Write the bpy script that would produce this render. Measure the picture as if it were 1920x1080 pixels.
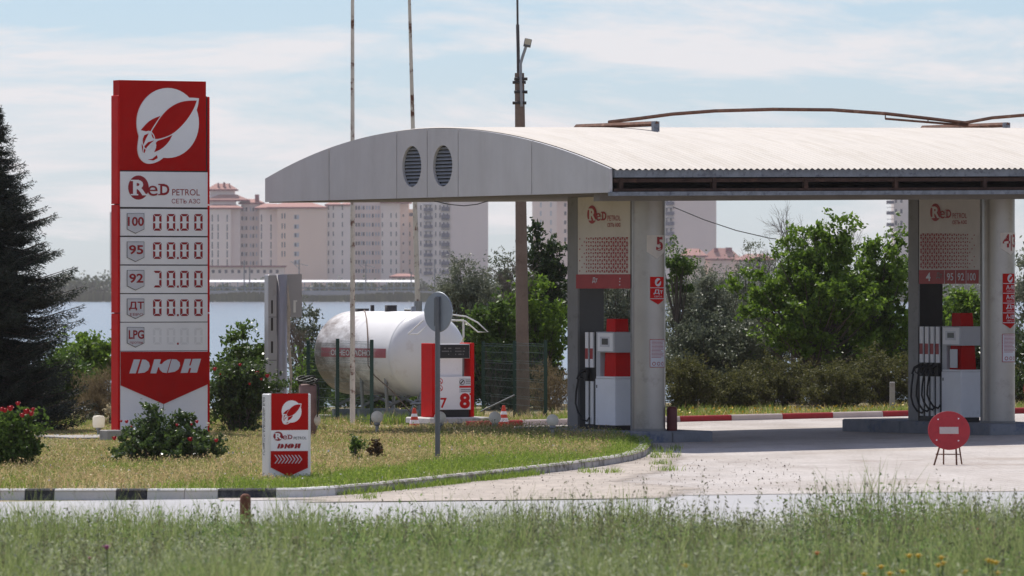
import bpy, math, random
import numpy as np
from math import sin, cos, pi, radians, atan2, sqrt
from mathutils import Matrix, Vector
from mathutils.geometry import tessellate_polygon

S = bpy.context.scene
for o in list(bpy.data.objects): bpy.data.objects.remove(o)
# ------------------------------------------------------------------ camera, sky, sun, exposure
F = 11600.0                                   # focal length in pixels of a 1920 wide frame
CH = 2.6                                      # camera height
cam = bpy.data.objects.new('camera', bpy.data.cameras.new('camera'))
S.collection.objects.link(cam); S.camera = cam
cam.location = (0, 0, CH); cam.rotation_euler = (pi/2, 0, 0)
cam.data.sensor_width = 36; cam.data.lens = 36*F/1920
cam.data.clip_start = 1; cam.data.clip_end = 20000
cam.data.dof.use_dof = True; cam.data.dof.focus_distance = 112; cam.data.dof.aperture_fstop = 7.5
SUN_EL, SUN_AZ = 55.0, -23.0                  # behind the station, a little to the left
W_ = bpy.data.worlds.new('World'); S.world = W_; W_.use_nodes = True
nt = W_.node_tree; nt.nodes.clear()
def N(t, kind, **kw):
    n = t.nodes.new(kind)
    for k, v in kw.items():
        if k in n.inputs.keys(): n.inputs[k].default_value = v
        else: setattr(n, k, v)
    return n
sky = N(nt, 'ShaderNodeTexSky', sky_type='NISHITA', sun_disc=False)
sky.sun_elevation = radians(SUN_EL); sky.sun_rotation = radians(SUN_AZ); sky.air_density = 1.0; sky.dust_density = 0.3; sky.ozone_density = 1.5
tc = N(nt, 'ShaderNodeTexCoord'); mp = N(nt, 'ShaderNodeMapping'); mp.inputs['Scale'].default_value = (13, 13, 75)
mp.inputs['Location'].default_value = (3.1, 0.7, 1.9)
n1 = N(nt, 'ShaderNodeTexNoise', Scale=1.0, Detail=9.0, Roughness=0.62, Distortion=0.35)
rp = N(nt, 'ShaderNodeValToRGB'); rp.color_ramp.elements[0].position = 0.47; rp.color_ramp.elements[1].position = 0.60
rp.color_ramp.elements[1].color = (.8, .8, .8, 1)
mx = N(nt, 'ShaderNodeMix', data_type='RGBA'); mx.inputs[7].default_value = (10.6, 10.1, 10.2, 1)
tint = N(nt, 'ShaderNodeMix', data_type='RGBA', blend_type='MULTIPLY'); tint.inputs[0].default_value = 1; tint.inputs[7].default_value = (.80, .945, 1.24, 1)
bg = N(nt, 'ShaderNodeBackground', Strength=0.080); wo = N(nt, 'ShaderNodeOutputWorld')
L = nt.links.new
L(tc.outputs['Generated'], mp.inputs['Vector']); L(mp.outputs[0], n1.inputs['Vector']); L(n1.outputs['Fac'], rp.inputs['Fac'])
sep = N(nt, 'ShaderNodeSeparateXYZ'); L(tc.outputs['Generated'], sep.inputs[0]); hr = N(nt, 'ShaderNodeMapRange'); hr.inputs[1].default_value = 0; hr.inputs[2].default_value = .06; L(sep.outputs['Z'], hr.inputs[0])
hm_ = N(nt, 'ShaderNodeMix', data_type='RGBA'); hm_.inputs[6].default_value = (.80, 1.0, 1.50, 1); hm_.inputs[7].default_value = (.83, .97, 1.27, 1); L(hr.outputs[0], hm_.inputs[0]); L(hm_.outputs[2], tint.inputs[7])
L(sky.outputs[0], tint.inputs[6]); L(tint.outputs[2], mx.inputs[6]); L(rp.outputs['Color'], mx.inputs[0]); L(mx.outputs[2], bg.inputs['Color']); L(bg.outputs[0], wo.inputs[0])
sl = bpy.data.lights.new('sun', 'SUN'); sl.energy = 5.0; sl.angle = radians(.5); sl.color = (1, .95, .88)
so = bpy.data.objects.new('sun', sl); S.collection.objects.link(so)
sd = Vector((sin(radians(SUN_AZ))*cos(radians(SUN_EL)), cos(radians(SUN_AZ))*cos(radians(SUN_EL)), sin(radians(SUN_EL))))
so.rotation_euler = sd.to_track_quat('Z', 'Y').to_euler()
S.view_settings.view_transform = 'Standard'; S.view_settings.look = 'None'; S.view_settings.exposure = 0.08; S.view_settings.gamma = 1
S.view_settings.use_curve_mapping = False
S.cycles.max_bounces = 6; S.cycles.transparent_max_bounces = 8; S.cycles.volume_bounces = 0
S.cycles.use_denoising = True
# ------------------------------------------------------------------ helpers
rng = np.random.default_rng(7); random.seed(7)
ANG = radians(28.5); UX, UY = cos(ANG), sin(ANG); TH, TH2 = ANG, ANG - pi/2
def gz(x, y=100): return .012*max(-14, min(26, x))*max(0, min(1, (150-y)/10))
def at(px, py, Y): return Vector(((px-960)/F*Y, Y, CH-(py-540)/F*Y))
def gnd(px, py, h=0.0):
    Y = (CH-h)*F/((py-540)+.012*(px-960)); x = (px-960)/F*Y
    return Vector((x, Y, gz(x, Y)))
def frame(x, y, z, rot): return Matrix.Translation((x, y, z)) @ Matrix.Rotation(rot, 4, 'Z')
def loc(px, py, Mf, y0=0.0):                   # where the sight line of a photo point meets the local plane y = y0
    inv = Mf.inverted(); o = inv @ Vector((0, 0, CH)); d = inv.to_3x3() @ Vector(((px-960)/F, 1, (540-py)/F))
    t = (y0-o.y)/d.y; p = o+d*t
    return p.x, p.z

def M(name, col, rough=.6, metal=0., var=.12, scale=3., bump=0., col2=None, thr=(.5, .62), dscale=None, dirt=None, spec=.4):
    m = bpy.data.materials.new(name); m.use_nodes = True; t = m.node_tree; b = t.nodes['Principled BSDF']; l = t.links.new
    b.inputs['Roughness'].default_value = rough; b.inputs['Metallic'].default_value = metal; b.inputs['Specular IOR Level'].default_value = spec
    c = N(t, 'ShaderNodeTexCoord'); n = N(t, 'ShaderNodeTexNoise', Scale=scale, Detail=6.0, Roughness=.65); l(c.outputs['Object'], n.inputs['Vector'])
    r = N(t, 'ShaderNodeValToRGB'); r.color_ramp.elements[0].position = .3; r.color_ramp.elements[1].position = .7
    r.color_ramp.elements[0].color = (*[x*(1-var) for x in col], 1); r.color_ramp.elements[1].color = (*[min(1, x*(1+var)) for x in col], 1)
    l(n.outputs['Fac'], r.inputs['Fac']); out = r.outputs['Color']
    if col2:
        n2 = N(t, 'ShaderNodeTexNoise', Scale=dscale or scale*2.3, Detail=8.0, Roughness=.7); l(c.outputs['Object'], n2.inputs['Vector'])
        r2 = N(t, 'ShaderNodeValToRGB'); r2.color_ramp.elements[0].position = thr[0]; r2.color_ramp.elements[1].position = thr[1]
        x = N(t, 'ShaderNodeMix', data_type='RGBA'); x.inputs[7].default_value = (*col2, 1)
        l(n2.outputs['Fac'], r2.inputs['Fac']); l(r2.outputs['Color'], x.inputs[0]); l(out, x.inputs[6]); out = x.outputs[2]
    l(out, b.inputs['Base Color'])
    if bump:
        bp = N(t, 'ShaderNodeBump', Strength=bump, Distance=.02); n3 = N(t, 'ShaderNodeTexNoise', Scale=scale*8, Detail=5.0)
        l(c.outputs['Object'], n3.inputs['Vector']); l(n3.outputs['Fac'], bp.inputs['Height']); l(bp.outputs[0], b.inputs['Normal'])
    return m
def leafmat(name, a, b, trans=.35, rough=.55, c=None, spec=.25):
    m = bpy.data.materials.new(name); m.use_nodes = True; t = m.node_tree; t.nodes.clear(); l = t.links.new
    g = N(t, 'ShaderNodeNewGeometry'); r = N(t, 'ShaderNodeValToRGB')
    r.color_ramp.elements[0].color = (*a, 1); r.color_ramp.elements[1].color = (*b, 1)
    if c: e = r.color_ramp.elements.new(.93); r.color_ramp.elements[-1].color = (*c, 1); e.color = (*b, 1)
    l(g.outputs['Random Per Island'], r.inputs['Fac'])
    p = N(t, 'ShaderNodeBsdfPrincipled', Roughness=rough); p.inputs['Specular IOR Level'].default_value = spec
    tr = N(t, 'ShaderNodeBsdfTranslucent'); mxs = N(t, 'ShaderNodeMixShader', Fac=trans); o = N(t, 'ShaderNodeOutputMaterial')
    l(r.outputs[0], p.inputs['Base Color']); l(r.outputs[0], tr.inputs['Color']); l(p.outputs[0], mxs.inputs[1]); l(tr.outputs[0], mxs.inputs[2]); l(mxs.outputs[0], o.inputs[0])
    return m

class MB:
    def __init__(s, T=None): s.v = []; s.f = []; s.m = []; s.sm = []; s.mi = 0; s.T = T
    def add(s, vs, fs, smooth=False, T=None):
        n = len(s.v); T2 = s.T if T is None else (T if s.T is None else s.T @ T)
        s.v += [tuple(T2 @ Vector(p)) for p in vs] if T2 is not None else [tuple(p) for p in vs]
        s.f += [tuple(i+n for i in f) for f in fs]; s.m += [s.mi]*len(fs); s.sm += [smooth]*len(fs); return s
    def box(s, x0, x1, y0, y1, z0, z1, T=None):
        if x0 > x1: x0, x1 = x1, x0
        if y0 > y1: y0, y1 = y1, y0
        if z0 > z1: z0, z1 = z1, z0
        v = [(x, y, z) for x in (x0, x1) for y in (y0, y1) for z in (z0, z1)]
        return s.add(v, [(0, 1, 3, 2), (4, 6, 7, 5), (0, 4, 5, 1), (2, 3, 7, 6), (0, 2, 6, 4), (1, 5, 7, 3)], T=T)
    def cbox(s, x0, x1, y0, y1, z0, z1, c=.012, T=None):    # box with chamfered upright and top edges
        if x0 > x1: x0, x1 = x1, x0
        if z0 > z1: z0, z1 = z1, z0
        pl = lambda e: [(x0+c+e, y0+e), (x1-c-e, y0+e), (x1-e, y0+c+e), (x1-e, y1-c-e), (x1-c-e, y1-e), (x0+c+e, y1-e), (x0+e, y1-c-e), (x0+e, y0+c+e)]
        rings = [[(*p, z0) for p in pl(0)], [(*p, z1-c) for p in pl(0)], [(*p, z1) for p in pl(c)]]
        v = sum(rings, []); f = []
        for k in range(2): f += [(k*8+i, k*8+(i+1) % 8, k*8+8+(i+1) % 8, k*8+8+i) for i in range(8)]
        return s.add(v, f+[tuple(range(16, 24)), tuple(reversed(range(8)))], T=T)
    def prism(s, poly, y0, y1, holes=(), T=None):           # (x,z) outline pushed from y0 (front) to y1 (back)
        loops = [list(poly)]+[list(h) for h in holes]; flat = sum(loops, []); n = len(flat)
        tri = tessellate_polygon([[Vector((x, z, 0)) for x, z in lp] for lp in loops])
        ft = []
        for a, b, c in tri:
            (ax, az), (bx, bz), (cx, cz) = flat[a], flat[b], flat[c]
            if (bx-ax)*(cz-az)-(bz-az)*(cx-ax) < 0: b, c = c, b
            ft.append((a, b, c))
        v = [(x, y0, z) for x, z in flat]
        if y1 is None: return s.add(v, ft, T=T)
        v += [(x, y1, z) for x, z in flat]; f = ft+[(c+n, b+n, a+n) for a, b, c in ft]; k = 0
        for li, lp in enumerate(loops):
            m = len(lp); ar = sum(lp[i][0]*lp[(i+1) % m][1]-lp[(i+1) % m][0]*lp[i][1] for i in range(m))
            for i in range(m):
                a, b = k+i, k+(i+1) % m
                f.append((a, a+n, b+n, b) if (ar > 0) == (li == 0) else (b, b+n, a+n, a))
            k += m
        return s.add(v, f, T=T)
    def tube(s, pts, r, n=8, cap=True, smooth=True, T=None):
        pts = [Vector(p) for p in pts]; R = r if isinstance(r, (list, tuple)) else [r]*len(pts); v = []; f = []; ref = None
        for i, p in enumerate(pts):
            d = (pts[min(i+1, len(pts)-1)]-pts[max(i-1, 0)]).normalized()
            if ref is None: ref = Vector((1, 0, 0)) if abs(d.x) < .8 else Vector((0, 1, 0))
            a = d.cross(ref).normalized(); b = d.cross(a).normalized(); ref = -b if False else (a.cross(d))
            v += [p+(a*cos(2*pi*k/n)+b*sin(2*pi*k/n))*R[i] for k in range(n)]
        for i in range(len(pts)-1): f += [(i*n+k, i*n+(k+1) % n, i*n+n+(k+1) % n, i*n+n+k) for k in range(n)]
        s.add(v, f, smooth, T=T)
        if cap: s.add(v[:n], [tuple(range(n))], T=T); s.add(v[-n:], [tuple(reversed(range(n)))], T=T)
        return s
    def lathe(s, prof, n=24, c=(0, 0, 0), smooth=True, T=None):     # (r,z) profile around upright axis
        v = [(c[0]+r*cos(2*pi*k/n), c[1]+r*sin(2*pi*k/n), c[2]+z) for r, z in prof for k in range(n)]
        f = [(i*n+k, i*n+(k+1) % n, i*n+n+(k+1) % n, i*n+n+k) for i in range(len(prof)-1) for k in range(n)]
        return s.add(v, f, smooth, T=T)
    def ball(s, c, r, n=18, m=10, T=None):
        return s.lathe([(max(1e-4, r*sin(pi*i/m)), -r*cos(pi*i/m)) for i in range(m+1)], n, c, T=T)
    def text(s, st, x0, x1, z0, z1, y, bold=0., shear=0., T=None):
        v, f = glyphs(st, bold, shear)
        return s.add([(x0+a*(x1-x0), y, z0+b*(z1-z0)) for a, b in v], f, T=T)
    def build(s, name, mats, parent=None, loc=None):
        me = bpy.data.meshes.new(name); me.from_pydata(s.v, [], s.f)
        for m in (mats if isinstance(mats, (list, tuple)) else [mats]): me.materials.append(m)
        me.polygons.foreach_set('material_index', s.m); me.polygons.foreach_set('use_smooth', s.sm); me.update()
        o = bpy.data.objects.new(name, me); S.collection.objects.link(o)
        if parent: o.parent = parent
        if loc: o.location = loc
        return o
_gl = {}
def glyphs(st, bold, shear):
    k = (st, bold, shear)
    if k not in _gl:
        cu = bpy.data.curves.new('t', 'FONT'); cu.body = st; cu.offset = bold; cu.resolution_u = 3; cu.shear = shear
        o = bpy.data.objects.new('t', cu); S.collection.objects.link(o); dg = bpy.context.evaluated_depsgraph_get()
        me = bpy.data.meshes.new_from_object(o.evaluated_get(dg)); v = [(p.co.x, p.co.y) for p in me.vertices]; f = [tuple(reversed(p.vertices)) if p.normal.z < 0 else tuple(p.vertices) for p in me.polygons]
        bpy.data.objects.remove(o); bpy.data.meshes.remove(me); bpy.data.curves.remove(cu)
        xs = [a for a, _ in v]; zs = [b for _, b in v]; ax, bx, az, bz = min(xs), max(xs), min(zs), max(zs)
        _gl[k] = ([((a-ax)/(bx-ax), (b-az)/(bz-az)) for a, b in v], f)
    return _gl[k]
def npmesh(name, V, Q, mat, parent=None, mi=None, smooth=False):
    me = bpy.data.meshes.new(name); V = np.asarray(V, np.float32); Q = np.asarray(Q, np.int32)
    me.vertices.add(len(V)); me.vertices.foreach_set('co', V.ravel()); me.loops.add(Q.size); me.loops.foreach_set('vertex_index', Q.ravel())
    me.polygons.add(len(Q)); me.polygons.foreach_set('loop_start', np.arange(0, Q.size, Q.shape[1], dtype=np.int32)); me.polygons.foreach_set('loop_total', np.full(len(Q), Q.shape[1], np.int32))
    for m in (mat if isinstance(mat, list) else [mat]): me.materials.append(m)
    if mi is not None: me.polygons.foreach_set('material_index', np.asarray(mi, np.int32))
    me.polygons.foreach_set('use_smooth', np.full(len(Q), smooth)); me.update(); me.validate()
    o = bpy.data.objects.new(name, me); S.collection.objects.link(o)
    if parent: o.parent = parent
    return o
def tag(o, label=None, cat=None, group=None, kind=None):
    if label: o['label'] = label
    if cat: o['category'] = cat
    if group: o['group'] = group
    if kind: o['kind'] = kind
    return o
def thing(name, label, cat, x=0, y=0, z=0, rot=0, group=None):
    o = bpy.data.objects.new(name, None); S.collection.objects.link(o); o.location = (x, y, z); o.rotation_euler = (0, 0, rot); o.empty_display_size = .2
    return tag(o, label, cat, group)
def inside(poly, X, Y):
    r = np.zeros(len(X), bool); n = len(poly)
    for i in range(n):
        x0, y0 = poly[i][:2]; x1, y1 = poly[(i+1) % n][:2]
        c = ((y0 > Y) != (y1 > Y)) & (X < (x1-x0)*(Y-y0)/((y1-y0) if y1 != y0 else 1e-9)+x0); r ^= c
    return r
# ------------------------------------------------------------------ materials
acp = M('grey composite panel', (.56, .545, .55), .42, .0, .05, 1.2, spec=.5, col2=(.47, .455, .455), thr=(.55, .8), dscale=.8)
roofm = M('cream corrugated roofing', (.47, .43, .39), .65, 0, .05, .8, col2=(.41, .365, .32), thr=(.6, .8), dscale=2.2)
drust = M('dark rusted frame', (.045, .024, .018), .9, 0, .4, 7, 0, col2=(.09, .045, .03), thr=(.55, .7), dscale=5)
rust = M('rusty steel', (.12, .050, .028), .85, .1, .45, 9, .3, col2=(.28, .17, .12), thr=(.55, .7), dscale=6)
dark = M('painted deep shade', (.02, .018, .017), .9, 0, .3, 3)  # near black colour standing for deep shade in the canopy
def roofdetail():
    t = roofm.node_tree; l = t.links.new; b = t.nodes['Principled BSDF']; old = b.inputs['Base Color'].links[0].from_socket; c = N(t, 'ShaderNodeTexCoord')
    sx = N(t, 'ShaderNodeSeparateXYZ'); l(c.outputs['Object'], sx.inputs[0]); a = N(t, 'ShaderNodeMath', operation='MULTIPLY'); a.inputs[1].default_value = 2*pi/.115; l(sx.outputs['X'], a.inputs[0]); w = N(t, 'ShaderNodeMath', operation='SINE'); l(a.outputs[0], w.inputs[0])  # rib valleys darkened in the colour to bring out their shading
    r_ = N(t, 'ShaderNodeValToRGB'); r_.color_ramp.elements[0].position = .0; r_.color_ramp.elements[0].color = (.86, .84, .81, 1); r_.color_ramp.elements[1].position = .55; k = N(t, 'ShaderNodeMath', operation='MULTIPLY_ADD'); k.inputs[1].default_value = .5; k.inputs[2].default_value = .5; l(w.outputs[0], k.inputs[0]); l(k.outputs[0], r_.inputs[0])
    x = N(t, 'ShaderNodeMix', data_type='RGBA', blend_type='MULTIPLY'); x.inputs[0].default_value = 1; l(old, x.inputs[6]); l(r_.outputs[0], x.inputs[7])
    mp_ = N(t, 'ShaderNodeMapping'); mp_.inputs['Scale'].default_value = (3.2, .35, 1); l(c.outputs['Object'], mp_.inputs[0]); n = N(t, 'ShaderNodeTexNoise', Scale=1.4, Detail=8.0, Roughness=.7); l(mp_.outputs[0], n.inputs['Vector']); r2 = N(t, 'ShaderNodeValToRGB'); r2.color_ramp.elements[0].position = .35; r2.color_ramp.elements[0].color = (.87, .85, .82, 1); r2.color_ramp.elements[1].position = .55; l(n.outputs['Fac'], r2.inputs[0])
    x2 = N(t, 'ShaderNodeMix', data_type='RGBA', blend_type='MULTIPLY'); x2.inputs[0].default_value = 1; l(x.outputs[2], x2.inputs[6]); l(r2.outputs[0], x2.inputs[7]); l(x2.outputs[2], b.inputs['Base Color'])
roofdetail()
def streaks(m, sc, lo, amt):
    t = m.node_tree; l = t.links.new; b = t.nodes['Principled BSDF']; old = b.inputs['Base Color'].links[0].from_socket; c = N(t, 'ShaderNodeTexCoord'); mp_ = N(t, 'ShaderNodeMapping'); mp_.inputs['Scale'].default_value = sc; l(c.outputs['Object'], mp_.inputs[0])
    n = N(t, 'ShaderNodeTexNoise', Scale=1.0, Detail=8.0, Roughness=.7); l(mp_.outputs[0], n.inputs['Vector']); r2 = N(t, 'ShaderNodeValToRGB'); r2.color_ramp.elements[0].position = .34; r2.color_ramp.elements[0].color = (*lo, 1); r2.color_ramp.elements[1].position = .56; l(n.outputs['Fac'], r2.inputs[0])
    x2 = N(t, 'ShaderNodeMix', data_type='RGBA', blend_type='MULTIPLY'); x2.inputs[0].default_value = amt; l(old, x2.inputs[6]); l(r2.outputs[0], x2.inputs[7]); l(x2.outputs[2], b.inputs['Base Color'])
streaks(acp, (2.5, 2.5, .35), (.86, .84, .82), .5)
gutm = M('weathered zinc gutter', (.20, .22, .25), .6, .3, .25, 5, col2=(.09, .10, .13), thr=(.5, .7))
soff = M('painted soffit', (.17, .155, .14), .8, 0, .15, 2)
white = M('white sign sheet', (.86, .85, .86), .42, 0, .04, 1.5, col2=(.62, .60, .57), thr=(.62, .85), dscale=2.5)
white2 = M('white painted steel', (.78, .775, .76), .5, 0, .06, 2.5, col2=(.52, .47, .42), thr=(.62, .8), dscale=5)
red = M('red sign sheet', (.45, .006, .004), .6, 0, .10, 1.6, col2=(.38, .02, .015), thr=(.55, .8), spec=.08)
redb = M('bright red paint', (.56, .005, .004), .5, 0, .12, 3, col2=(.38, .03, .03), thr=(.6, .8), spec=.1)
crim = M('crimson lettering', (.30, .008, .014), .5, 0, .06, 5)
greyl = M('light grey lettering', (.62, .62, .67), .45, 0, .04, 3)
faint = M('unlit digit grey', (.77, .76, .77), .5, 0, .02, 3)
badge = M('badge silver sheet', (.60, .60, .64), .4, .1, .05, 3)
gap = M('dark joint', (.05, .045, .045), .8, 0, .1, 3)
colm = M('column steel cladding', (.34, .32, .305), .34, .75, .10, 1.2, col2=(.20, .18, .17), thr=(.56, .75), dscale=1.7)
postm = M('grey post sheet', (.23, .225, .22), .55, .2, .12, 2, col2=(.13, .12, .115), thr=(.55, .75))
hdr = M('aged header sheet', (.66, .61, .57), .6, 0, .07, 1.4, col2=(.52, .46, .41), thr=(.55, .8), dscale=1.5)
hred = M('faded red print', (.36, .030, .032), .5, 0, .12, 3)
black = M('black rubber', (.012, .012, .013), .5, 0, .2, 6)
pumpw = M('pump white enamel', (.84, .85, .88), .35, 0, .05, 2, col2=(.48, .48, .5), thr=(.6, .8))
pumpg = M('pump grey enamel', (.50, .50, .52), .4, 0, .06, 2)
glassd = M('dim display glass', (.07, .08, .08), .15, 0, .1, 4)
conc = M('concrete', (.36, .34, .32), .9, 0, .18, 2.5, .4, col2=(.22, .20, .19), thr=(.5, .7), dscale=4)
galv = M('galvanised steel', (.30, .31, .32), .5, .5, .12, 6)
gpost = M('dull grey paint', (.13, .14, .155), .6, .1, .12, 6, col2=(.22, .21, .2), thr=(.6, .75))
pale = M('pale flaking paint', (.62, .57, .49), .7, 0, .12, 3, col2=(.14, .055, .03), thr=(.53, .60), dscale=3.5)
poleb = M('brown weathered concrete', (.20, .145, .115), .9, 0, .22, 2.5, .4, col2=(.12, .08, .06), thr=(.5, .7), dscale=5)
greenp = M('dark green powder coat', (.012, .045, .032), .45, 0, .15, 4)
globe = leafmat('cream globe plastic', (.95, .91, .82), (.97, .94, .86), .6, .4)
orange = M('cone red plastic', (.62, .06, .025), .5, 0, .08, 5)
cabm = M('cabinet grey sheet', (.42, .41, .43), .45, .2, .08, 1.5, col2=(.28, .25, .24), thr=(.6, .78))
tankm = M('tank white paint', (.80, .79, .79), .35, 0, .04, .8, col2=(.55, .48, .43), thr=(.58, .78), dscale=1.3)
# the dirty far half of the tank: old grime with its own edge along the shell
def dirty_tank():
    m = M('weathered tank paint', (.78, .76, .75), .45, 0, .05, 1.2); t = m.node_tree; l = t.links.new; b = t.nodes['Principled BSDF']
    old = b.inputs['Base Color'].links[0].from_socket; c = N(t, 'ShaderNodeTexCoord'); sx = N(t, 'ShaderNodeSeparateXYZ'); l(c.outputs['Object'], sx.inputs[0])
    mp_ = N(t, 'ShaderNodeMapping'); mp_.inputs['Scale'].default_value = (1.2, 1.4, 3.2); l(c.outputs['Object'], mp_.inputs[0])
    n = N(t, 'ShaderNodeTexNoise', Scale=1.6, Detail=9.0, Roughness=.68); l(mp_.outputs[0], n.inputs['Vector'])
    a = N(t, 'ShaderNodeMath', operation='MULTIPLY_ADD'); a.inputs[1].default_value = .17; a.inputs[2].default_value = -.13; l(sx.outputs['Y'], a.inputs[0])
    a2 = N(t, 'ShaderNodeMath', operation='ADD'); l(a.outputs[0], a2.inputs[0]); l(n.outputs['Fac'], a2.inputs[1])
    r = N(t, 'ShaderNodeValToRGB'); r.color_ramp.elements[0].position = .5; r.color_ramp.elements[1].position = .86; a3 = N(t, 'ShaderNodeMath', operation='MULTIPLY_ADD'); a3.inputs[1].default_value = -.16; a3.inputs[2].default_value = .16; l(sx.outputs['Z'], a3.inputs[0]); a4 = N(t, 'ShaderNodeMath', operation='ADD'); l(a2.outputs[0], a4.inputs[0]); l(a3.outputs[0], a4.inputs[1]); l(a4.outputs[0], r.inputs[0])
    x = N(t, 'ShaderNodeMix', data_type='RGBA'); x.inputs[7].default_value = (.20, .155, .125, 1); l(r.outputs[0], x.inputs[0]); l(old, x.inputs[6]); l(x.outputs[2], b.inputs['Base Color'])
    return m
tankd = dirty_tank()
# ------------------------------------------------------------------ ground, road, forecourt, kerbs
soil = M('dry soil and thatch', (.27, .21, .12), .95, 0, .3, .9, .5, col2=(.15, .15, .06), thr=(.45, .6), dscale=1.3)
def paving():
    m = M('pale worn paving', (.54, .50, .475), .9, 0, .10, .55, .5, col2=(.40, .34, .29), thr=(.52, .72), dscale=.35); t = m.node_tree; l = t.links.new; b = t.nodes['Principled BSDF']
    old = b.inputs['Base Color'].links[0].from_socket; c = N(t, 'ShaderNodeTexCoord')
    mp_ = N(t, 'ShaderNodeMapping'); mp_.inputs['Rotation'].default_value = (0, 0, -ANG); l(c.outputs['Object'], mp_.inputs[0])
    br = N(t, 'ShaderNodeTexBrick', Scale=2.2); br.inputs['Color1'].default_value = (1, 1, 1, 1); br.inputs['Color2'].default_value = (.93, .92, .91, 1); br.inputs['Mortar'].default_value = (.56, .53, .50, 1); br.inputs['Mortar Size'].default_value = .03
    l(mp_.outputs[0], br.inputs[0]); x = N(t, 'ShaderNodeMix', data_type='RGBA', blend_type='MULTIPLY'); x.inputs[0].default_value = 1; l(old, x.inputs[6]); l(br.outputs[0], x.inputs[7])
    g = N(t, 'ShaderNodeTexNoise', Scale=14.0, Detail=4.0, Roughness=.8); l(c.outputs['Object'], g.inputs['Vector']); gr = N(t, 'ShaderNodeValToRGB'); gr.color_ramp.elements[0].position = .30; gr.color_ramp.elements[0].color = (.62, .60, .57, 1); gr.color_ramp.elements[1].position = .48; l(g.outputs['Fac'], gr.inputs[0])
    x2 = N(t, 'ShaderNodeMix', data_type='RGBA', blend_type='MULTIPLY'); x2.inputs[0].default_value = 1; l(x.outputs[2], x2.inputs[6]); l(gr.outputs[0], x2.inputs[7]); l(x2.outputs[2], b.inputs['Base Color'])
    mp3 = N(t, 'ShaderNodeMapping'); mp3.inputs['Scale'].default_value = (.55, .16, 1); mp3.inputs['Rotation'].default_value = (0, 0, .25); l(c.outputs['Object'], mp3.inputs[0]); n5 = N(t, 'ShaderNodeTexNoise', Scale=1.0, Detail=10.0, Roughness=.75); l(mp3.outputs[0], n5.inputs['Vector']); r5 = N(t, 'ShaderNodeValToRGB'); r5.color_ramp.elements[0].position = .38; r5.color_ramp.elements[0].color = (.74, .71, .68, 1); r5.color_ramp.elements[1].position = .56; l(n5.outputs['Fac'], r5.inputs[0])
    x5 = N(t, 'ShaderNodeMix', data_type='RGBA', blend_type='MULTIPLY'); x5.inputs[0].default_value = .8; l(x2.outputs[2], x5.inputs[6]); l(r5.outputs[0], x5.inputs[7])
    n6 = N(t, 'ShaderNodeTexNoise', Scale=.9, Detail=3.0, Roughness=.5); l(c.outputs['Object'], n6.inputs['Vector']); r6 = N(t, 'ShaderNodeValToRGB'); r6.color_ramp.elements[0].position = .70; r6.color_ramp.elements[0].color = (1, 1, 1, 1); r6.color_ramp.elements[1].position = .78; r6.color_ramp.elements[1].color = (.6, .58, .56, 1); l(n6.outputs['Fac'], r6.inputs[0])
    x6 = N(t, 'ShaderNodeMix', data_type='RGBA', blend_type='MULTIPLY'); x6.inputs[0].default_value = 1; l(x5.outputs[2], x6.inputs[6]); l(r6.outputs[0], x6.inputs[7]); l(x6.outputs[2], b.inputs['Base Color'])
    return m
pavem = paving()
sandm = M('sandy gravel', (.42, .365, .315), .95, 0, .2, 1.2, .6, col2=(.31, .265, .225), thr=(.48, .62), dscale=9)
roadm = M('bleached asphalt', (.38, .375, .38), .9, 0, .10, .8, .4, col2=(.34, .33, .33), thr=(.5, .7), dscale=.5)
def sheet(name, xs, ys, zf, mat, label=None):
    xs = np.asarray(xs); ys = np.asarray(ys); X, Y = np.meshgrid(xs, ys, indexing='ij'); Z = np.vectorize(zf)(X, Y); n = len(ys)
    I = np.arange(len(xs)-1)[:, None]*n+np.arange(n-1)[None]; Q = np.stack([I, I+n, I+n+1, I+1], -1).reshape(-1, 4)
    return tag(npmesh(name, np.stack([X, Y, Z], -1).reshape(-1, 3), Q, mat, smooth=True), kind='structure')
def gzz(x, y):
    z = gz(x, y)-.02
    if y < 62: z = z*max(0, (y-45)/17)+(62-y)*.012
    if y < 0: z = .75
    if y > 139: z -= min(1, (y-139)/16)*3.2
    return z
sheet('ground', list(np.linspace(-300, -20, 8))+list(np.linspace(-16, 28, 45))+list(np.linspace(32, 300, 8)), list(np.linspace(-60, 40, 8))+list(np.linspace(43, 165, 123))+[240], gzz, soil)
sheet('road', list(np.linspace(-120, -20, 5))+list(np.linspace(-16, 28, 23))+[60, 120], np.linspace(61.6, 77.4, 30), lambda x, y: gz(x, y)+.004, roadm)
def flat(name, pts, mat, h):
    tri = tessellate_polygon([[Vector((p[0], p[1], 0)) for p in pts]]); v = [(p[0], p[1], gz(p[0], p[1])+h) for p in pts]
    f = []
    for a, b, c in tri:
        if (v[b][0]-v[a][0])*(v[c][1]-v[a][1])-(v[b][1]-v[a][1])*(v[c][0]-v[a][0]) < 0: b, c = c, b
        f.append((a, b, c))
    return tag(MB().add(v, f).build(name, mat), kind='structure')
kpx = [(-700, 936), (-300, 935.5), (0, 935), (46, 935), (101, 935), (217, 935), (275, 935), (345, 935), (408, 935), (517, 934.5), (570, 934), (630, 930.5), (700, 924.5), (780, 916), (850, 908), (930, 899.5), (1000, 891.5), (1060, 884.5), (1110, 878), (1150, 872), (1185, 865.5), (1206, 858.5), (1217, 851), (1219, 843), (1215, 836), (1206, 829)]
kp = [gnd(*p) for p in kpx]
back = [gnd(1196, 829, 0), gnd(1090, 824), gnd(960, 820), gnd(850, 816), gnd(650, 811), gnd(560, 808), gnd(300, 808), gnd(0, 811), gnd(-700, 813)]
island_poly = kp+back
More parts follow.
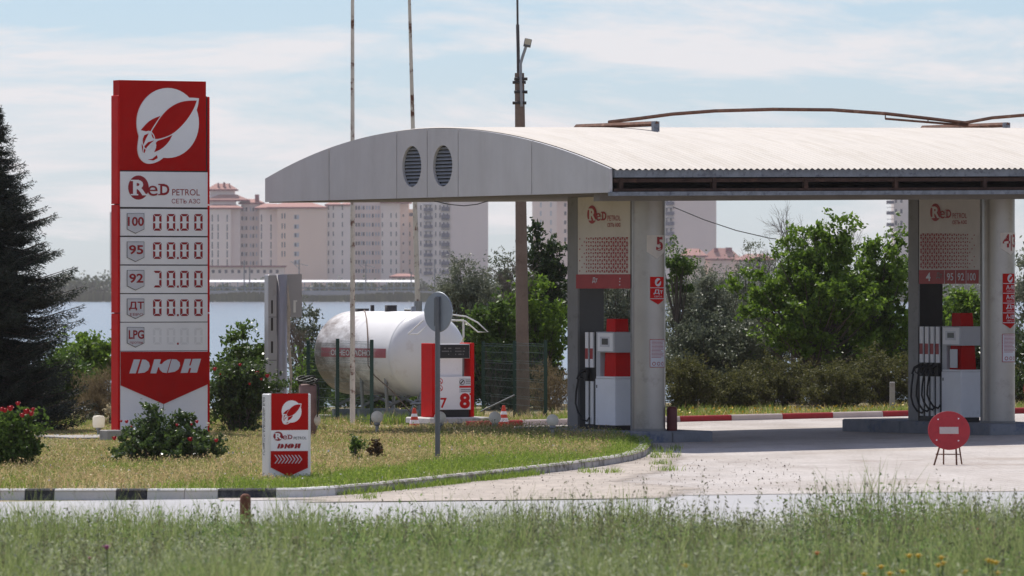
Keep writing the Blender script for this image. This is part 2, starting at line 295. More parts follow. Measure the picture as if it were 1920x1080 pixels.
kc_far = (gnd(880, 802.5), gnd(1262, 792.4), gnd(1676, 782), gnd(2500, 764))
fp = kp[8:]+[back[0], back[1], back[2], back[3], back[4]]+[Vector((-5, 121.3, 0)), kc_far[0]+Vector((-.2, .3, 0)), kc_far[1]+Vector((0, .1, 0)), kc_far[2]+Vector((0, .1, 0)), kc_far[3], Vector((26, 76.6, 0)), Vector((-3.6, 76.6, 0))]
flat('forecourt', fp, pavem, .010)
gpoly_ = [gnd(*p) for p in [(560, 937), (640, 934), (760, 922), (900, 906), (1050, 889), (1150, 876.5), (1222, 858), (1256, 852), (1262, 862), (1240, 885), (1150, 905), (1300, 918), (1240, 934), (1120, 941), (900, 946), (700, 944), (600, 942)]]
def gravel():
    xs = np.arange(-3.6, 3.4, .12); ys = np.arange(75.5, 97.5, .3); X, Y = np.meshgrid(xs, ys, indexing='ij'); x, y = X.ravel(), Y.ravel(); ins = inside(gpoly_, x, y); dd = np.full(len(x), 9.)
    for a, b_ in zip(gpoly_, gpoly_[1:]+gpoly_[:1]):
        t_ = np.clip(((x-a.x)*(b_.x-a.x)+(y-a.y)*(b_.y-a.y)*.06)/((b_.x-a.x)**2+.06*(b_.y-a.y)**2), 0, 1); dd = np.minimum(dd, np.hypot(x-a.x-t_*(b_.x-a.x), (y-a.y-t_*(b_.y-a.y))*.25))
    w = np.where(ins, np.clip(.5+dd*.8, 0, 1), np.clip(.5-dd*1.2, 0, 1)); n_ = len(ys); I = np.arange(len(xs)-1)[:, None]*n_+np.arange(n_-1)[None]; Q = np.stack([I, I+n_, I+n_+1, I+1], -1).reshape(-1, 4); Q = Q[(w[Q].max(1) > .02)]
    o = npmesh('gravel_shoulder', np.stack([x, y, np.array([gz(a) for a in x])+.016], 1), Q, sandm); at_ = o.data.attributes.new('wear', 'FLOAT', 'POINT'); at_.data.foreach_set('value', w.astype(np.float32)); tag(o, kind='structure')
    t = sandm.node_tree; l = t.links.new; A_ = N(t, 'ShaderNodeAttribute', attribute_name='wear'); c = N(t, 'ShaderNodeTexCoord'); n1_ = N(t, 'ShaderNodeTexNoise', Scale=1.3, Detail=9.0, Roughness=.72); l(c.outputs['Object'], n1_.inputs['Vector'])
    ad = N(t, 'ShaderNodeMath', operation='ADD'); l(A_.outputs['Fac'], ad.inputs[0]); l(n1_.outputs['Fac'], ad.inputs[1]); rr_ = N(t, 'ShaderNodeValToRGB'); rr_.color_ramp.elements[0].position = .72; rr_.color_ramp.elements[1].position = 1.0
    sb = N(t, 'ShaderNodeMath', operation='MULTIPLY'); sb.inputs[1].default_value = .9; l(ad.outputs[0], sb.inputs[0]); l(sb.outputs[0], rr_.inputs[0]); l(rr_.outputs[0], t.nodes['Principled BSDF'].inputs['Alpha'])
gravel()
flat('grass_island', [(p[0], p[1]) for p in island_poly], soil, .10)
kw = M('white kerb paint', (.66, .645, .62), .8, 0, .07, 3, .3, col2=(.40, .36, .32), thr=(.58, .75), dscale=5)
kb = M('black kerb paint', (.035, .037, .045), .8, 0, .2, 3, .3, col2=(.13, .13, .13), thr=(.50, .66))
kg = M('bare kerb stone', (.44, .41, .39), .9, 0, .25, 3, .6, col2=(.16, .145, .12), thr=(.47, .6), dscale=4)
kr = M('red kerb paint', (.36, .018, .022), .7, 0, .15, 3, .2, col2=(.25, .05, .05), thr=(.58, .75))
kpk = M('pinkish kerb paint', (.58, .48, .44), .8, 0, .08, 3, .2, col2=(.42, .33, .29), thr=(.58, .75))
def kerb(name, stones, mats, w=.16, h=.125):
    mb = MB()
    for a, b, mi in stones:
        a = Vector(a); b = Vector(b); d = Vector((b.x-a.x, b.y-a.y, 0)); ln = d.length; d.normalize(); nn = Vector((-d.y, d.x, 0)); g = .004
        q = []
        for P, s in ((a, g), (b, -g)):
            p = Vector((P.x, P.y, 0))+d*s; z0 = gz(p.x, p.y)
            q += [(*(p)[:2], z0-.03), (*(p+nn*.015)[:2], z0+h-.02), (*(p+nn*.035)[:2], z0+h), (*(p+nn*w)[:2], z0+h), (*(p+nn*w)[:2], z0-.03)]
        mb.mi = mi; mb.add(q, [(0, 5, 6, 1), (1, 6, 7, 2), (2, 7, 8, 3), (3, 8, 9, 4), (0, 1, 2, 3, 4), (9, 8, 7, 6, 5)])
    return tag(mb.build(name, mats), kind='structure')
def dense(pts, step):
    out = [Vector(pts[0])]
    for a, b in zip(pts, pts[1:]):
        n = max(1, round((Vector(b)-Vector(a)).length/step)); out += [Vector(a).lerp(Vector(b), (i+1)/n) for i in range(n)]
    return out
st = []; cols = [0, 0, 0, 1, 0, 1, 0, 0, 1]
for i in range(9): st.append((kp[i], kp[i+1], cols[i]))
dn = dense(kp[9:], .9)
st += [(a, b, 0 if i < 2 else 2) for i, (a, b) in enumerate(zip(dn, dn[1:]))]
kerb('island_kerb', st, [kw, kb, kg])
st = []; d0 = (kc_far[2]-kc_far[1]).normalized(); d0.z = 0; q = Vector((kc_far[1].x, kc_far[1].y, 0)); base_px = 1262
k0 = -4.45
for i in range(-1, 12):
    a = q+d0*(.17+1.16*(i-3)); b = a+d0*1.16; st.append((a, b, (i+1) % 2 if i != 0 else 1))
kerb('forecourt_kerb', st, [kr, kpk], .16, .12)
# ------------------------------------------------------------------ lake and far shore
wm = bpy.data.materials.new('lake water'); wm.use_nodes = True; t = wm.node_tree; b = t.nodes['Principled BSDF']
b.inputs['Base Color'].default_value = (.10, .13, .15, 1); b.inputs['Roughness'].default_value = .18; b.inputs['IOR'].default_value = 1.33
c = N(t, 'ShaderNodeTexCoord'); mp2 = N(t, 'ShaderNodeMapping'); mp2.inputs['Scale'].default_value = (.5, .16, 1); nz = N(t, 'ShaderNodeTexNoise', Scale=1.0, Detail=7.0, Roughness=.65)
bp = N(t, 'ShaderNodeBump', Strength=.11, Distance=.2); t.links.new(c.outputs['Object'], mp2.inputs[0]); t.links.new(mp2.outputs[0], nz.inputs['Vector']); t.links.new(nz.outputs['Fac'], bp.inputs['Height']); t.links.new(bp.outputs[0], b.inputs['Normal'])
sheet('lake_water', np.linspace(-500, 500, 3), [146, 700, 2030], lambda x, y: -1.9, wm)
shorem = M('far shore ground', (.09, .09, .05), .95, 0, .3, .05)
sheet('far_shore', np.linspace(-900, 900, 5), [2004, 2012, 2050, 2120, 2400, 3600], lambda x, y: -2.2 if y < 2006 else (-1.6 if y < 2020 else .2 if y < 2060 else 1.5), shorem)
def leaves(P, size, wid, r, up=0.):
    n = len(P); a = r.normal(size=(n, 3)); a[:, 2] += up; a /= np.linalg.norm(a, axis=1)[:, None]+1e-9; b_ = np.cross(a, r.normal(size=(n, 3))); b_ /= np.linalg.norm(b_, axis=1)[:, None]+1e-9
    s = (size*(.6+.8*r.random(n)))[:, None]; a = a*s*.5; b_ = b_*s*wid*.5
    V = np.stack([P-a, P+b_-a*.1, P+a, P-b_-a*.1], 1).reshape(-1, 3); return V, np.arange(4*n).reshape(-1, 4)
farleaf = leafmat('far foliage', (.035, .055, .022), (.10, .13, .055), .2)
farreed = leafmat('far reeds', (.035, .045, .016), (.085, .095, .04), .2)
FP = []
for i in range(360):
    px = rng.uniform(-250, 2200); Y = rng.uniform(2062, 2110); h = rng.uniform(1.5, 5.5)
    if px < 225: h = rng.uniform(4, 7.5)
    if px < 170: h *= .9
    p = at(px, 540, Y); w = h*rng.uniform(.5, .9)
    FP.append(np.array([p.x, Y, .5+h*.5])+rng.normal(size=(150, 3))*np.array([w*.42, w*.4, h*.24]))
V, Q = leaves(np.concatenate(FP), 1.0, .8, rng); tag(npmesh('far_treeline', V, Q, farleaf), 'hazy row of trees along the far lake shore', 'trees', kind='stuff')
n = 14000; P = np.stack([rng.uniform(-330, 330, n), rng.uniform(2005, 2034, n), np.zeros(n)], 1); h = 1.9+1.2*rng.random(n)*(.7+.5*np.sin(P[:, 0]*.13)); w = .35
V = np.stack([P+[-w, 0, -2], P+[w, 0, -2], P+np.stack([w*.3+rng.normal(size=n)*.3, 0*h, h-1.9], 1), P+np.stack([-w*.3+rng.normal(size=n)*.3, 0*h, h-1.9], 1)], 1).reshape(-1, 3)
tag(npmesh('reeds', V, np.arange(4*n).reshape(-1, 4), farreed), 'band of reeds along the far edge of the lake', 'reeds', kind='stuff')
# far buildings
def bm(n, c): return M(n, c, .85, 0, .05, .05)
pinkA, pinkB, salm, pinkC, pinkD = bm('pale pink render', (.88, .75, .67)), bm('warm grey and shade render', (.78, .66, .60)), bm('salmon render', (.88, .66, .52)), bm('rose render', (.86, .69, .61)), bm('beige render', (.85, .69, .62))
winm, winw, balm, froof, fred = bm('far window glass', (.045, .055, .08)), bm('far pale window', (.46, .48, .52)), bm('dark balcony glazing', (.07, .08, .13)), bm('terracotta roof', (.36, .17, .14)), bm('brick red eaves', (.24, .06, .075))
MPX = lambda Y: Y/F
class FB:
    def __init__(s, name, label, Y, px, group=None):
        s.Y = Y; p = at(px, 540, Y); s.x0 = p.x; s.r = thing(name, label, 'building', p.x, Y, 0, group=group); s.win = {}
    def X(s, px): return (px-960)/F*s.Y-s.x0
    def Z(s, py): return CH-(py-540)/F*s.Y
    def wall(s, px0, px1, py, mat, dy=0, dep=16, name='wall'):
        return MB().box(s.X(px0), s.X(px1), dy, dy+dep, -.5, s.Z(py)).build(name, mat, s.r)
    def roof(s, px0, px1, pe, pt, dy=0, dep=16, mat=froof):
        x0, x1, z0, z1 = s.X(px0)-.6, s.X(px1)+.6, s.Z(pe), s.Z(pt); m = MB(); y0, y1 = dy-.8, dy+dep+.8; k = min((x1-x0)*.3, 6)
        v = [(x0, y0, z0), (x1, y0, z0), (x1, y1, z0), (x0, y1, z0), (x0, y0, z0+.55), (x1, y0, z0+.55), (x1, y1, z0+.55), (x0, y1, z0+.55), (x0+k, (y0+y1)/2, z1), (x1-k, (y0+y1)/2, z1)]
        m.add(v, [(0, 3, 2, 1)]); m.mi = 1; m.add(v, [(0, 1, 5, 4), (1, 2, 6, 5), (2, 3, 7, 6), (3, 0, 4, 7)]); m.mi = 0; m.add(v, [(4, 5, 9, 8), (6, 7, 8, 9), (5, 6, 9), (7, 4, 8)])
        return m.build('roof', [mat, fred], s.r)
    def stack(s, px, pt, pb, w=5, dy=3): return MB().box(s.X(px-w/2), s.X(px+w/2), dy, dy+1, s.Z(pb), s.Z(pt)).build('chimney', fred, s.r)
    def wins(s, pxs, pys, w, h, dy=0, mat=winm, name='window'):
        k = (w, h, name, mat.name); 
        for py in pys:
            for px in pxs:
                loc_ = (s.X(px), dy, s.Z(py))
                if k not in s.win:
                    W, H = w*MPX(s.Y)/2, h*MPX(s.Y)/2; m = MB(); m.box(-W, W, -.05, .1, -H, H); o = m.build(name, mat, s.r, loc_); s.win[k] = o
                else:
                    o = s.win[k].copy(); S.collection.objects.link(o); o.parent = s.r; o.location = loc_
    def balc(s, px, pys, w, h, dy=0):
        for py in pys:
            W, H = w*MPX(s.Y)/2, h*MPX(s.Y)/2; m = MB(); m.box(-W, W, -1.2, .1, -H, H*.35); m.box(-W*.96, W*.96, -1.15, .1, H*.35, H*.45); m.box(-W, W, -1.2, .1, H*1.9, H*2.1)
            k = ('b', w, h)
            if k not in s.win: s.win[k] = m.build('balcony', balm, s.r, (s.X(px), dy, s.Z(py)))
            else:
                o = s.win[k].copy(); S.collection.objects.link(o); o.parent = s.r; o.location = (s.X(px), dy, s.Z(py))
rows7 = [392, 409, 427, 442, 460, 476, 493]
f = FB('apartment_building', 'leftmost far apartment block with stepped red roofs beside the tall price sign', 2210, 440)
f.wall(204, 226, 397, pinkB, 6); f.wall(391, 433, 392, pinkA); f.wall(433, 450, 392, pinkB, 2, 14); f.wall(450, 486, 382, pinkB, 9, 10); f.wall(486, 526, 392, pinkA, 1, 15); f.wall(391, 437, 357, pinkB, 8, 8); f.wall(391, 440, 374, pinkB, 5, 6)  # narrow second wall is a shaded side face, shade put in as darker render
f.roof(388, 452, 392, 380); f.roof(448, 490, 382, 372, 9, 10); f.roof(480, 530, 392, 381, 1, 15); f.roof(388, 440, 357, 343, 8, 8); f.roof(388, 463, 377, 364, 5, 6)
for a in ((407, 342, 356, 3), (418, 341, 358, 4), (428, 343, 360, 2), (427, 367, 378, 9), (480, 364, 380, 8)): f.stack(a[0], a[1], a[2], a[3], 9)
f.wins([398, 409, 426], rows7[1:], 2, 13); f.wins([490, 508], rows7[1:], 2, 13, 1)
for i, px in enumerate((452, 456, 460, 468, 473, 479)): f.wins([px], rows7, 3, 7, 9, winm if i % 2 == 0 else winw)
f = FB('apartment_building', 'salmon far block with a long blank wall and dark red eaves', 2206, 565)
f.wall(520, 613, 391, salm); f.roof(503, 611, 391, 379); f.wins([529, 534], [405, 424, 442, 459, 476], 2, 10); f.wins([556], [407, 425, 441, 459, 476, 492], 9, 8, 0, winw); f.wins([554], [407, 425, 441, 459, 476, 492], 3, 7, -.06)
f = FB('apartment_building', 'wide far apartment block with rows of white framed windows left of the balcony tower', 2208, 690)
f.wall(612, 658, 386, pinkA); f.wall(658, 714, 378, pinkC, 8, 10); f.wall(714, 750, 378, pinkA, 1, 15); f.wall(750, 766, 382, pinkC, 3, 14); f.wall(766, 788, 392, salm, 4, 12)
f.roof(612, 640, 386, 378); f.roof(640, 660, 386, 379); f.roof(716, 768, 381, 374); f.roof(655, 716, 375, 366, 8, 10)
r8 = [389, 404, 421, 438.5, 456, 474, 491, 508]
for i, px in enumerate((667, 672, 677, 681, 687, 692, 698, 704, 709)): f.wins([px], r8, 3.2, 7, 8, winm if i in (0, 1, 3, 6) else winw)
f.wins([616, 625, 642], r8, 2, 9); f.wins([717, 733, 743], r8[1:], 2, 9, 1); f.wins([756], r8[1:], 3, 4, 3); f.wins([769, 773], [402], 4, 6, 4); f.wins([768], r8[2:], 1.6, 9, 4)
f = FB('apartment_tower', 'pink far tower with two columns of dark balconies and a blank right wall', 2200, 850)
f.wall(782, 844, 322, pinkA); f.wall(844, 915, 322, pinkD, -.6, 18); f.wins([789, 817, 825], r8, 2.2, 9); f.wins([799, 807, 832, 839], r8, 2.6, 8)
f.balc(803, [y+3 for y in r8], 16, 8); f.balc(835, [y+1 for y in r8], 15, 10); f.roof(784, 914, 322, 312)
f = FB('apartment_tower', 'pale far tower half hidden between the brown utility pole and the first pump column', 2230, 1040)
f.wall(998, 1044, 371, pinkA); f.wall(1044, 1130, 371, pinkC, 2); f.roof(998, 1130, 371, 362); f.wins([1014, 1033], [384, 400, 417, 433, 449], 3, 9, 0, winw); f.wins([1060], [384, 400, 417, 433, 449], 4, 7, 2)
f = FB('apartment_tower', 'far tower with one balcony column showing right of the number five column', 2190, 1300)
f.wall(1225, 1262, 300, pinkA); f.wall(1262, 1343, 300, pinkD, -.6, 18); f.balc(1256, [380, 399, 418, 437, 456], 16, 9); f.wins([1250, 1258], [376, 394, 413, 432, 451], 3, 7); f.roof(1225, 1342, 300, 290)
f = FB('apartment_tower', 'grey far tower with balconies just left of the right hand pump post', 2240, 1690)
f.wall(1676, 1740, 330, pinkB); f.balc(1669, [378, 398, 420, 441], 14, 9); f.wins([1680, 1690], [376, 396, 418, 439], 4, 8); f.roof(1676, 1740, 330, 320)
f = FB('town_house', 'low far house with hipped terracotta roof at the foot of the balcony tower', 2120, 1300); f.wall(1284, 1322, 482, salm, 0, 8); f.roof(1276, 1324, 482, 466, 0, 8)
f = FB('town_house', 'low far house with wide red roof and two square chimneys', 2130, 1360); f.wall(1322, 1385, 488, pinkC, 0, 8); f.roof(1320, 1388, 488, 465, 0, 8); f.stack(1343, 465, 474, 8, 2); f.stack(1367, 464, 473, 12, 2)
f = FB('town_house', 'low far house with pinkish roof partly behind the silver leaved trees', 2118, 1410); f.wall(1386, 1450, 490, pinkA, 0, 8); f.roof(1380, 1452, 490, 476, 0, 8); f.wins([1400, 1412], [496], 5, 7)
f = FB('annex_building', 'long low pink building in front of the far apartment blocks', 2170, 460); f.wall(391, 532, 501, pinkC, 0, 12); f.wins(list(range(400, 530, 12)), [509], 5, 6); f.roof(391, 532, 501, 499, 0, 12)
f = FB('station_hut', 'small far building with reddish roof left of the olive trees', 2100, 760); f.wall(735, 775, 521, pinkC, 0, 6); f.roof(733, 778, 521, 513, 0, 6)
sh = thing('platform_shelter', 'long white roofed railway platform shelter on the far shore', 'shelter', at(585, 0, 2056).x, 2056, 0)
m = MB(); x0 = at(388, 0, 2056).x-sh.location.x; x1 = at(782, 0, 2056).x-sh.location.x; m.add([(x, y, z) for x in (x0, x1) for y, z in ((0, 4.5), (0, 4.62), (4, 5.05), (4, 5.25))], [(0, 4, 5, 1), (1, 5, 7, 3), (3, 7, 6, 2), (0, 2, 6, 4), (0, 1, 3, 2), (4, 6, 7, 5)]); m.build('canopy_roof', M('white shelter roof', (.82, .82, .82), .5, 0, .03, 1), sh)
bl = M('blue shelter steel', (.16, .24, .30), .6, 0, .1, 1); m = MB(); m.box(x0, x1, 3.6, 3.75, 2.4, 2.9); m.box(x0, x1, 0, .12, 1.5, 1.75); m.build('railing', bl, sh)
for i in range(29): MB().box(-.12, .12, .1, .35, 0, 4.54).build('post', bl, sh, (x0+.3+(x1-x0-.6)*i/28, 0, 0)) if i == 0 else None
pst = [c for c in sh.children if c.name.startswith('post')][0]
for i in range(1, 29):
    o = pst.copy(); S.collection.objects.link(o); o.parent = sh; o.location = (x0+.3+(x1-x0-.6)*i/28, 0, 0)
tag(MB().box(at(330, 0, 2045).x, at(900, 0, 2045).x, 2045, 2045.6, -.5, 1.6).build('embankment_wall', M('pale embankment concrete', (.36, .36, .38), .9, 0, .15, .2)), 'long low grey concrete wall between far reeds and shelter', 'wall')
for px, top, lab in ((458, 488, 'thin dark far mast at the left end of the shelter'), (468, 500, 'short dark far mast close beside a taller thin one'), (561, 487, 'far railway mast with side arms right of the grey cabinet'), (686, 490, 'far railway mast with arms right of the rusty flagpole'), (771, 510, 'short far mast just left of the leaning pale pole'), (815, 486, 'far railway mast in front of the balcony tower')):
    p = at(px, 540, 2040); m = MB().tube([(0, 0, -1), (0, 0, CH-(top-540)/F*2040)], .22, 6); zt = CH-(top-540)/F*2040
    if 'arms' in lab: m.tube([(-3, 0, zt-.6), (3, 0, zt-2)], .1, 5); m.tube([(-2.5, 0, zt-.7), (0, 0, zt-3)], .08, 5)
    tag(m.build('railway_mast', gpost, loc=(p.x, 2040, 0)), lab, 'mast', 'railway masts on the far shore')
# ------------------------------------------------------------------ shared emblem and lettering, in photo coordinates of one sign
class Face:                                   # a flat front, addressed by photo points
    def __init__(s, Mf, y0, T=None): s.M = Mf; s.y0 = y0; s.T = T
    def p(s, px, py): return loc(px, py, s.M, s.y0)
    def poly(s, pts): return [s.p(*q) for q in pts]
    def rect(s, mb, px0, py0, px1, py1, y, yb=None):
        x0, z1 = s.p(px0, py0); x1, z0 = s.p(px1, py1)
        return mb.prism([(x0, z0), (x1, z0), (x1, z1), (x0, z1)], y, yb)
    def box(s, mb, px0, py0, px1, py1, y0, y1):
        x0, z1 = s.p(px0, py0); x1, z0 = s.p(px1, py1); return mb.box(x0, x1, y0, y1, z0, z1)
    def text(s, mb, st, px0, py0, px1, py1, y, bold=0., shear=0.):
        x0, z1 = s.p(px0, py0); x1, z0 = s.p(px1, py1); return mb.text(st, x0, x1, z0, z1, y, bold, shear)
def ell(cx, cy, rx, ry, n=48, a0=0, a1=2*pi): return [(cx+rx*cos(a0+(a1-a0)*i/(n if a1-a0 > 6.2 else n-1)), cy+ry*sin(a0+(a1-a0)*i/(n if a1-a0 > 6.2 else n-1))) for i in range(n)]
EMB = [ell(400, 332, 175, 197), [(575, 193), (520, 188), (455, 200), (390, 240), (340, 290), (280, 330), (240, 372), (238, 400), (235, 430), (228, 480), (240, 530), (270, 558), (305, 563), (345, 550), (380, 525), (440, 470), (500, 350), (545, 300), (568, 245)]]
EMR = [[(562, 206), (510, 206), (455, 218), (400, 252), (360, 296), (330, 345), (303, 386), (318, 428), (390, 411), (440, 384), (500, 325), (545, 255)],
       [(247, 372), (285, 328), (320, 306), (358, 292), (335, 325), (312, 360), (298, 386), (272, 378)],
       [(330, 436), (380, 420), (425, 400), (404, 440), (365, 478), (322, 497), (336, 465)],
       [(252, 455), (256, 425), (268, 400), (292, 390), (276, 420), (262, 455), (256, 500)],
       [(262, 498), (268, 462), (288, 440), (322, 430), (300, 448), (280, 470), (268, 500)],
       [(285, 538), (312, 533), (338, 512), (342, 530), (318, 543)]]
def chaikin(q, n=2, keep=()):
    for _ in range(n):
        o = []
        for i in range(len(q)):
            a, b_ = q[i], q[(i+1) % len(q)]
            if a in keep: o.append(a)
            o += ([(a[0]*.75+b_[0]*.25, a[1]*.75+b_[1]*.25)] if a not in keep else [])+([(a[0]*.25+b_[0]*.75, a[1]*.25+b_[1]*.75)] if b_ not in keep else [])
        q = o
    return q
EMB[1] = chaikin(EMB[1], 2, ((575, 193),)); EMR[0] = chaikin(EMR[0], 2, ((562, 206),)); EMR[1] = chaikin(EMR[1], 1, ((247, 372), (358, 292))); EMR[2] = chaikin(EMR[2], 1, ((425, 400), (322, 497)))
def emblem(fc, mbw, mbr, cx, cy, s, yw, yr, yb, rings=True):      # centre (400,332) of the drawing goes to (cx,cy); s = photo px per drawing px
    f_ = lambda q: fc.poly([(cx+(x-400)*s, cy+(y-332)*s) for x, y in q])
    mbw.prism(f_(EMB[0]), yw, yb); mbw.prism(f_(EMB[1]), yw-.0022, yb)
    for q in EMR: mbr.prism(f_(q), yr-.0022, None)
    if rings:
        a = ell(290, 432, 38, 56, 20); b_ = ell(290, 432, 33, 50, 20)
        mbw.prism(f_(a), yr-.005, None, holes=[f_(b_)])
def redlogo(fc, mbc, mbw, mx_, px0, py0, px1, py1, y, petrol=True):   # drawing box: x 180-585, y 627-785 of the tall sign's crop
    X = lambda v: px0+(v-180)/405*(px1-px0); Yy = lambda v: py0+(v-627)/158*(py1-py0); f_ = lambda q: fc.poly([(X(a), Yy(b_)) for a, b_ in q])
    mbc.prism(f_(ell(238, 695, 58, 68, 32)), y, None)
    T_ = lambda mb, s_, a, b_, c_, d, yy, bold=.02: fc.text(mb, s_, X(a), Yy(b_), X(c_), Yy(d), yy, bold)
    T_(mbw, 'R', 207, 652, 284, 738, y-.003, .035)
    for q in ((193, 651, 240, 659), (193, 731, 236, 739), (258, 731, 286, 739)): fc.rect(mbw, X(q[0]), Yy(q[1]), X(q[2]), Yy(q[3]), y-.005)
    T_(mbc, 'e', 289, 684, 345, 742, y-.007, .0); T_(mbc, 'D', 360, 675, 412, 738, y-.001, .03)
    for q in ((349, 674, 385, 681), (349, 731, 385, 738)): fc.rect(mbc, X(q[0]), Yy(q[1]), X(q[2]), Yy(q[3]), y-.003)
    if petrol: T_(mx_, 'PETROL', 428, 703, 583, 740, y-.001, .0)
    return T_
DYUN = [[(185, 690), (210, 612), (246, 612), (221, 690)], [(233, 690), (257, 612), (278, 614), (295, 628), (300, 650), (290, 672), (270, 686)],
        [(303, 690), (325, 611), (363, 611), (354, 637), (368, 637), (380, 624), (400, 613), (419, 610), (395, 688), (372, 685), (356, 670), (353, 655), (347, 656), (336, 690)],
        [(401, 687), (424, 610), (450, 612), (468, 628), (470, 646), (461, 667), (440, 681)],
        [(473, 688), (497, 609), (532, 609), (521, 646), (530, 646), (541, 609), (588, 608), (565, 686), (526, 686), (533, 660), (522, 660), (513, 687)]]
# ------------------------------------------------------------------ tall price sign
sx, sy = (225-960)/F*107, 107.0; MS = frame(sx, sy, 0, TH); sg = thing('price_sign', 'tall red and white fuel price sign with rocket emblem and price rows', 'price sign', sx, sy, 0, TH)
fs = Face(MS, 0); WS = fs.p(389, 500)[0]; zt = fs.p(225, 150)[1]
MB().box(.0, WS-.0, .012, .24, .05, fs.p(225, 178)[1]).build('core', gap, sg)
m = MB(); m.box(-.015, WS-.03, -.004, .25, fs.p(225, 319.5)[1]+.004, zt); m.build('logo_panel', red, sg)
m = MB()
zs = [fs.p(225, y)[1] for y in (178, 383, 587, 815)]
for a, b_ in zip(zs, zs[1:]): m.cbox(-.045, -.002, -.012, .27, b_+.006, a-.006, .008); m.cbox(WS+.002, WS+.04, -.012, .27, b_+.006, a-.006, .008)
m.build('side_rail', redb, sg)
mw, mr = MB(), MB(); emblem(fs, mw, mr, 180+400/3., 120+332/3., 1/3., -.03, -.034, -.006); e = mw.build('emblem_plate', white, sg); mr.build('rocket', red, e)
bp_ = MB(); fs.box(bp_, 225, 321.5, 389.5, 389, -.003, .02); bp_ = bp_.build('brand_panel', white, sg)
c1, c2, c3 = MB(), MB(), MB(); T_ = redlogo(fs, c1, c2, c3, 180+180/3, 120+627/3, 180+585/3, 120+785/3, -.007); T_(c3, 'СЕТЬ АЗС', 425, 758, 585, 785, -.008, .0)
c1.build('brand_mark', crim, bp_); c2.build('brand_initial', white, bp_); c3.build('brand_lettering', crim, bp_)
def seg0(mb, X0, Y0, X1, Y1, y, skip=''):
    w = (X1-X0)*.27; h = (Y1-Y0)*.13; my = (Y0+Y1)/2; g = 1.1
    sg_ = {'t': [(X0+g, Y0), (X1-g, Y0), (X1-w, Y0+h), (X0+w, Y0+h)], 'b': [(X0+w, Y1-h), (X1-w, Y1-h), (X1-g, Y1), (X0+g, Y1)]}
    for s_, xa, xb in (('l', X0, X0+w), ('r', X1-w, X1)):
        out = s_ == 'l'
        sg_[s_+'u'] = [(X0, Y0+g), (X0+w, Y0+h+g), (X0+w, my-2), (X0, my-.8)] if out else [(X1, Y0+g), (X1-w, Y0+h+g), (X1-w, my-2), (X1, my-.8)]
        sg_[s_+'d'] = [(X0, my+.8), (X0+w, my+2), (X0+w, Y1-h-g), (X0, Y1-g)] if out else [(X1, my+.8), (X1-w, my+2), (X1-w, Y1-h-g), (X1, Y1-g)]
    for k, q in sg_.items():
        if k not in skip.split(','): mb.prism(fs.poly(q), y, None)
rows = [(391.5, 442.5, '100', ''), (444.5, 496, '95', ''), (498, 549.5, '92', ''), (551.5, 603, 'ДТ', 'ЕВРО'), (605, 657, 'LPG', 'пропан')]
for i, (ya, yb_, g, sub) in enumerate(rows):
    m = MB(); fs.box(m, 225.5, ya, 389.5, yb_, -.003, .02); o = m.build('price_row', white, sg); dy = ya-391.5
    m = MB(); q = [(237.5, 400), (270, 400), (270, 430), (253.5, 438), (237.5, 430)]; m.prism(fs.poly([(a, b_+dy) for a, b_ in q]), -.012, -.004); bo = m.build('grade_badge', gap, o)
    m = MB(); q = [(238.3, 400.7), (269.2, 400.7), (269.2, 429.4), (253.5, 436.9), (238.3, 429.4)]; m.prism(fs.poly([(a, b_+dy) for a, b_ in q]), -.015, -.0125); m.build('badge_face', badge, o)
    m = MB(); xs = {'100': (239, 269), '95': (241, 268), '92': (241.5, 268), 'ДТ': (241, 269), 'LPG': (240.5, 269)}[g]
    fs.text(m, g, xs[0], 406.5+dy-(1 if sub else 0), xs[1], 424+dy-(2 if sub else 0), -.018, .025)
    if sub: fs.text(m, sub, 243, 427+dy, 267, 432+dy, -.018)
    m.build('grade_lettering', crim, o)
    for k, (xa, xb) in enumerate(((286.7, 302.6), (312.5, 328.3), (337.6, 353.6), (364, 379.6))): m = MB(); seg0(m, xa, 401.3+dy, xb, 432.5+dy, -.006, 'lu,ld' if g == '92' and k == 0 else ''); m.build('digit', faint if g == 'LPG' else crim, o)
    m = MB(); fs.rect(m, 331.5, 429+dy, 335, 432.8+dy, -.006); m.build('decimal_point', crim, o)
m = MB(); fs.box(m, 225.5, 659, 389.5, 815, -.001, .02); m.build('base_panel', white, sg)
m = MB(); fs.rect(m, 306.3, 740, 307, 800, -.003); m.build('base_seam', gap, sg)
m = MB(); m.prism(fs.poly([(226, 659.5), (390, 659.5), (390, 720), (306.5, 757.5), (226, 722.5)]), -.016, -.0015); sp = m.build('slogan_panel', red, sg)
m = MB()
for q in DYUN: m.prism(fs.poly([(180+a/3, 470+b_/3) for a, b_ in q]), -.022, -.0165)
m.build('slogan_lettering', greyl, sp)
m = MB(); m.box(-1.3, WS+1.6, -.9, .9, -.12, .045, T=None); tag(m.build('sign_footing', conc, loc=(sx, sy, 0)), 'low concrete slab under the tall price sign', 'footing'); bpy.data.objects['sign_footing'].rotation_euler = (0, 0, TH)
m = MB(); m.cbox(0, .3, 0, .3, 0, .2); o = m.build('concrete_block', conc, loc=tuple(gnd(200, 838)+Vector((0, 0, .08)))); tag(o, 'small grey concrete block at the left foot of the price sign', 'block'); o.rotation_euler = (0, 0, TH)
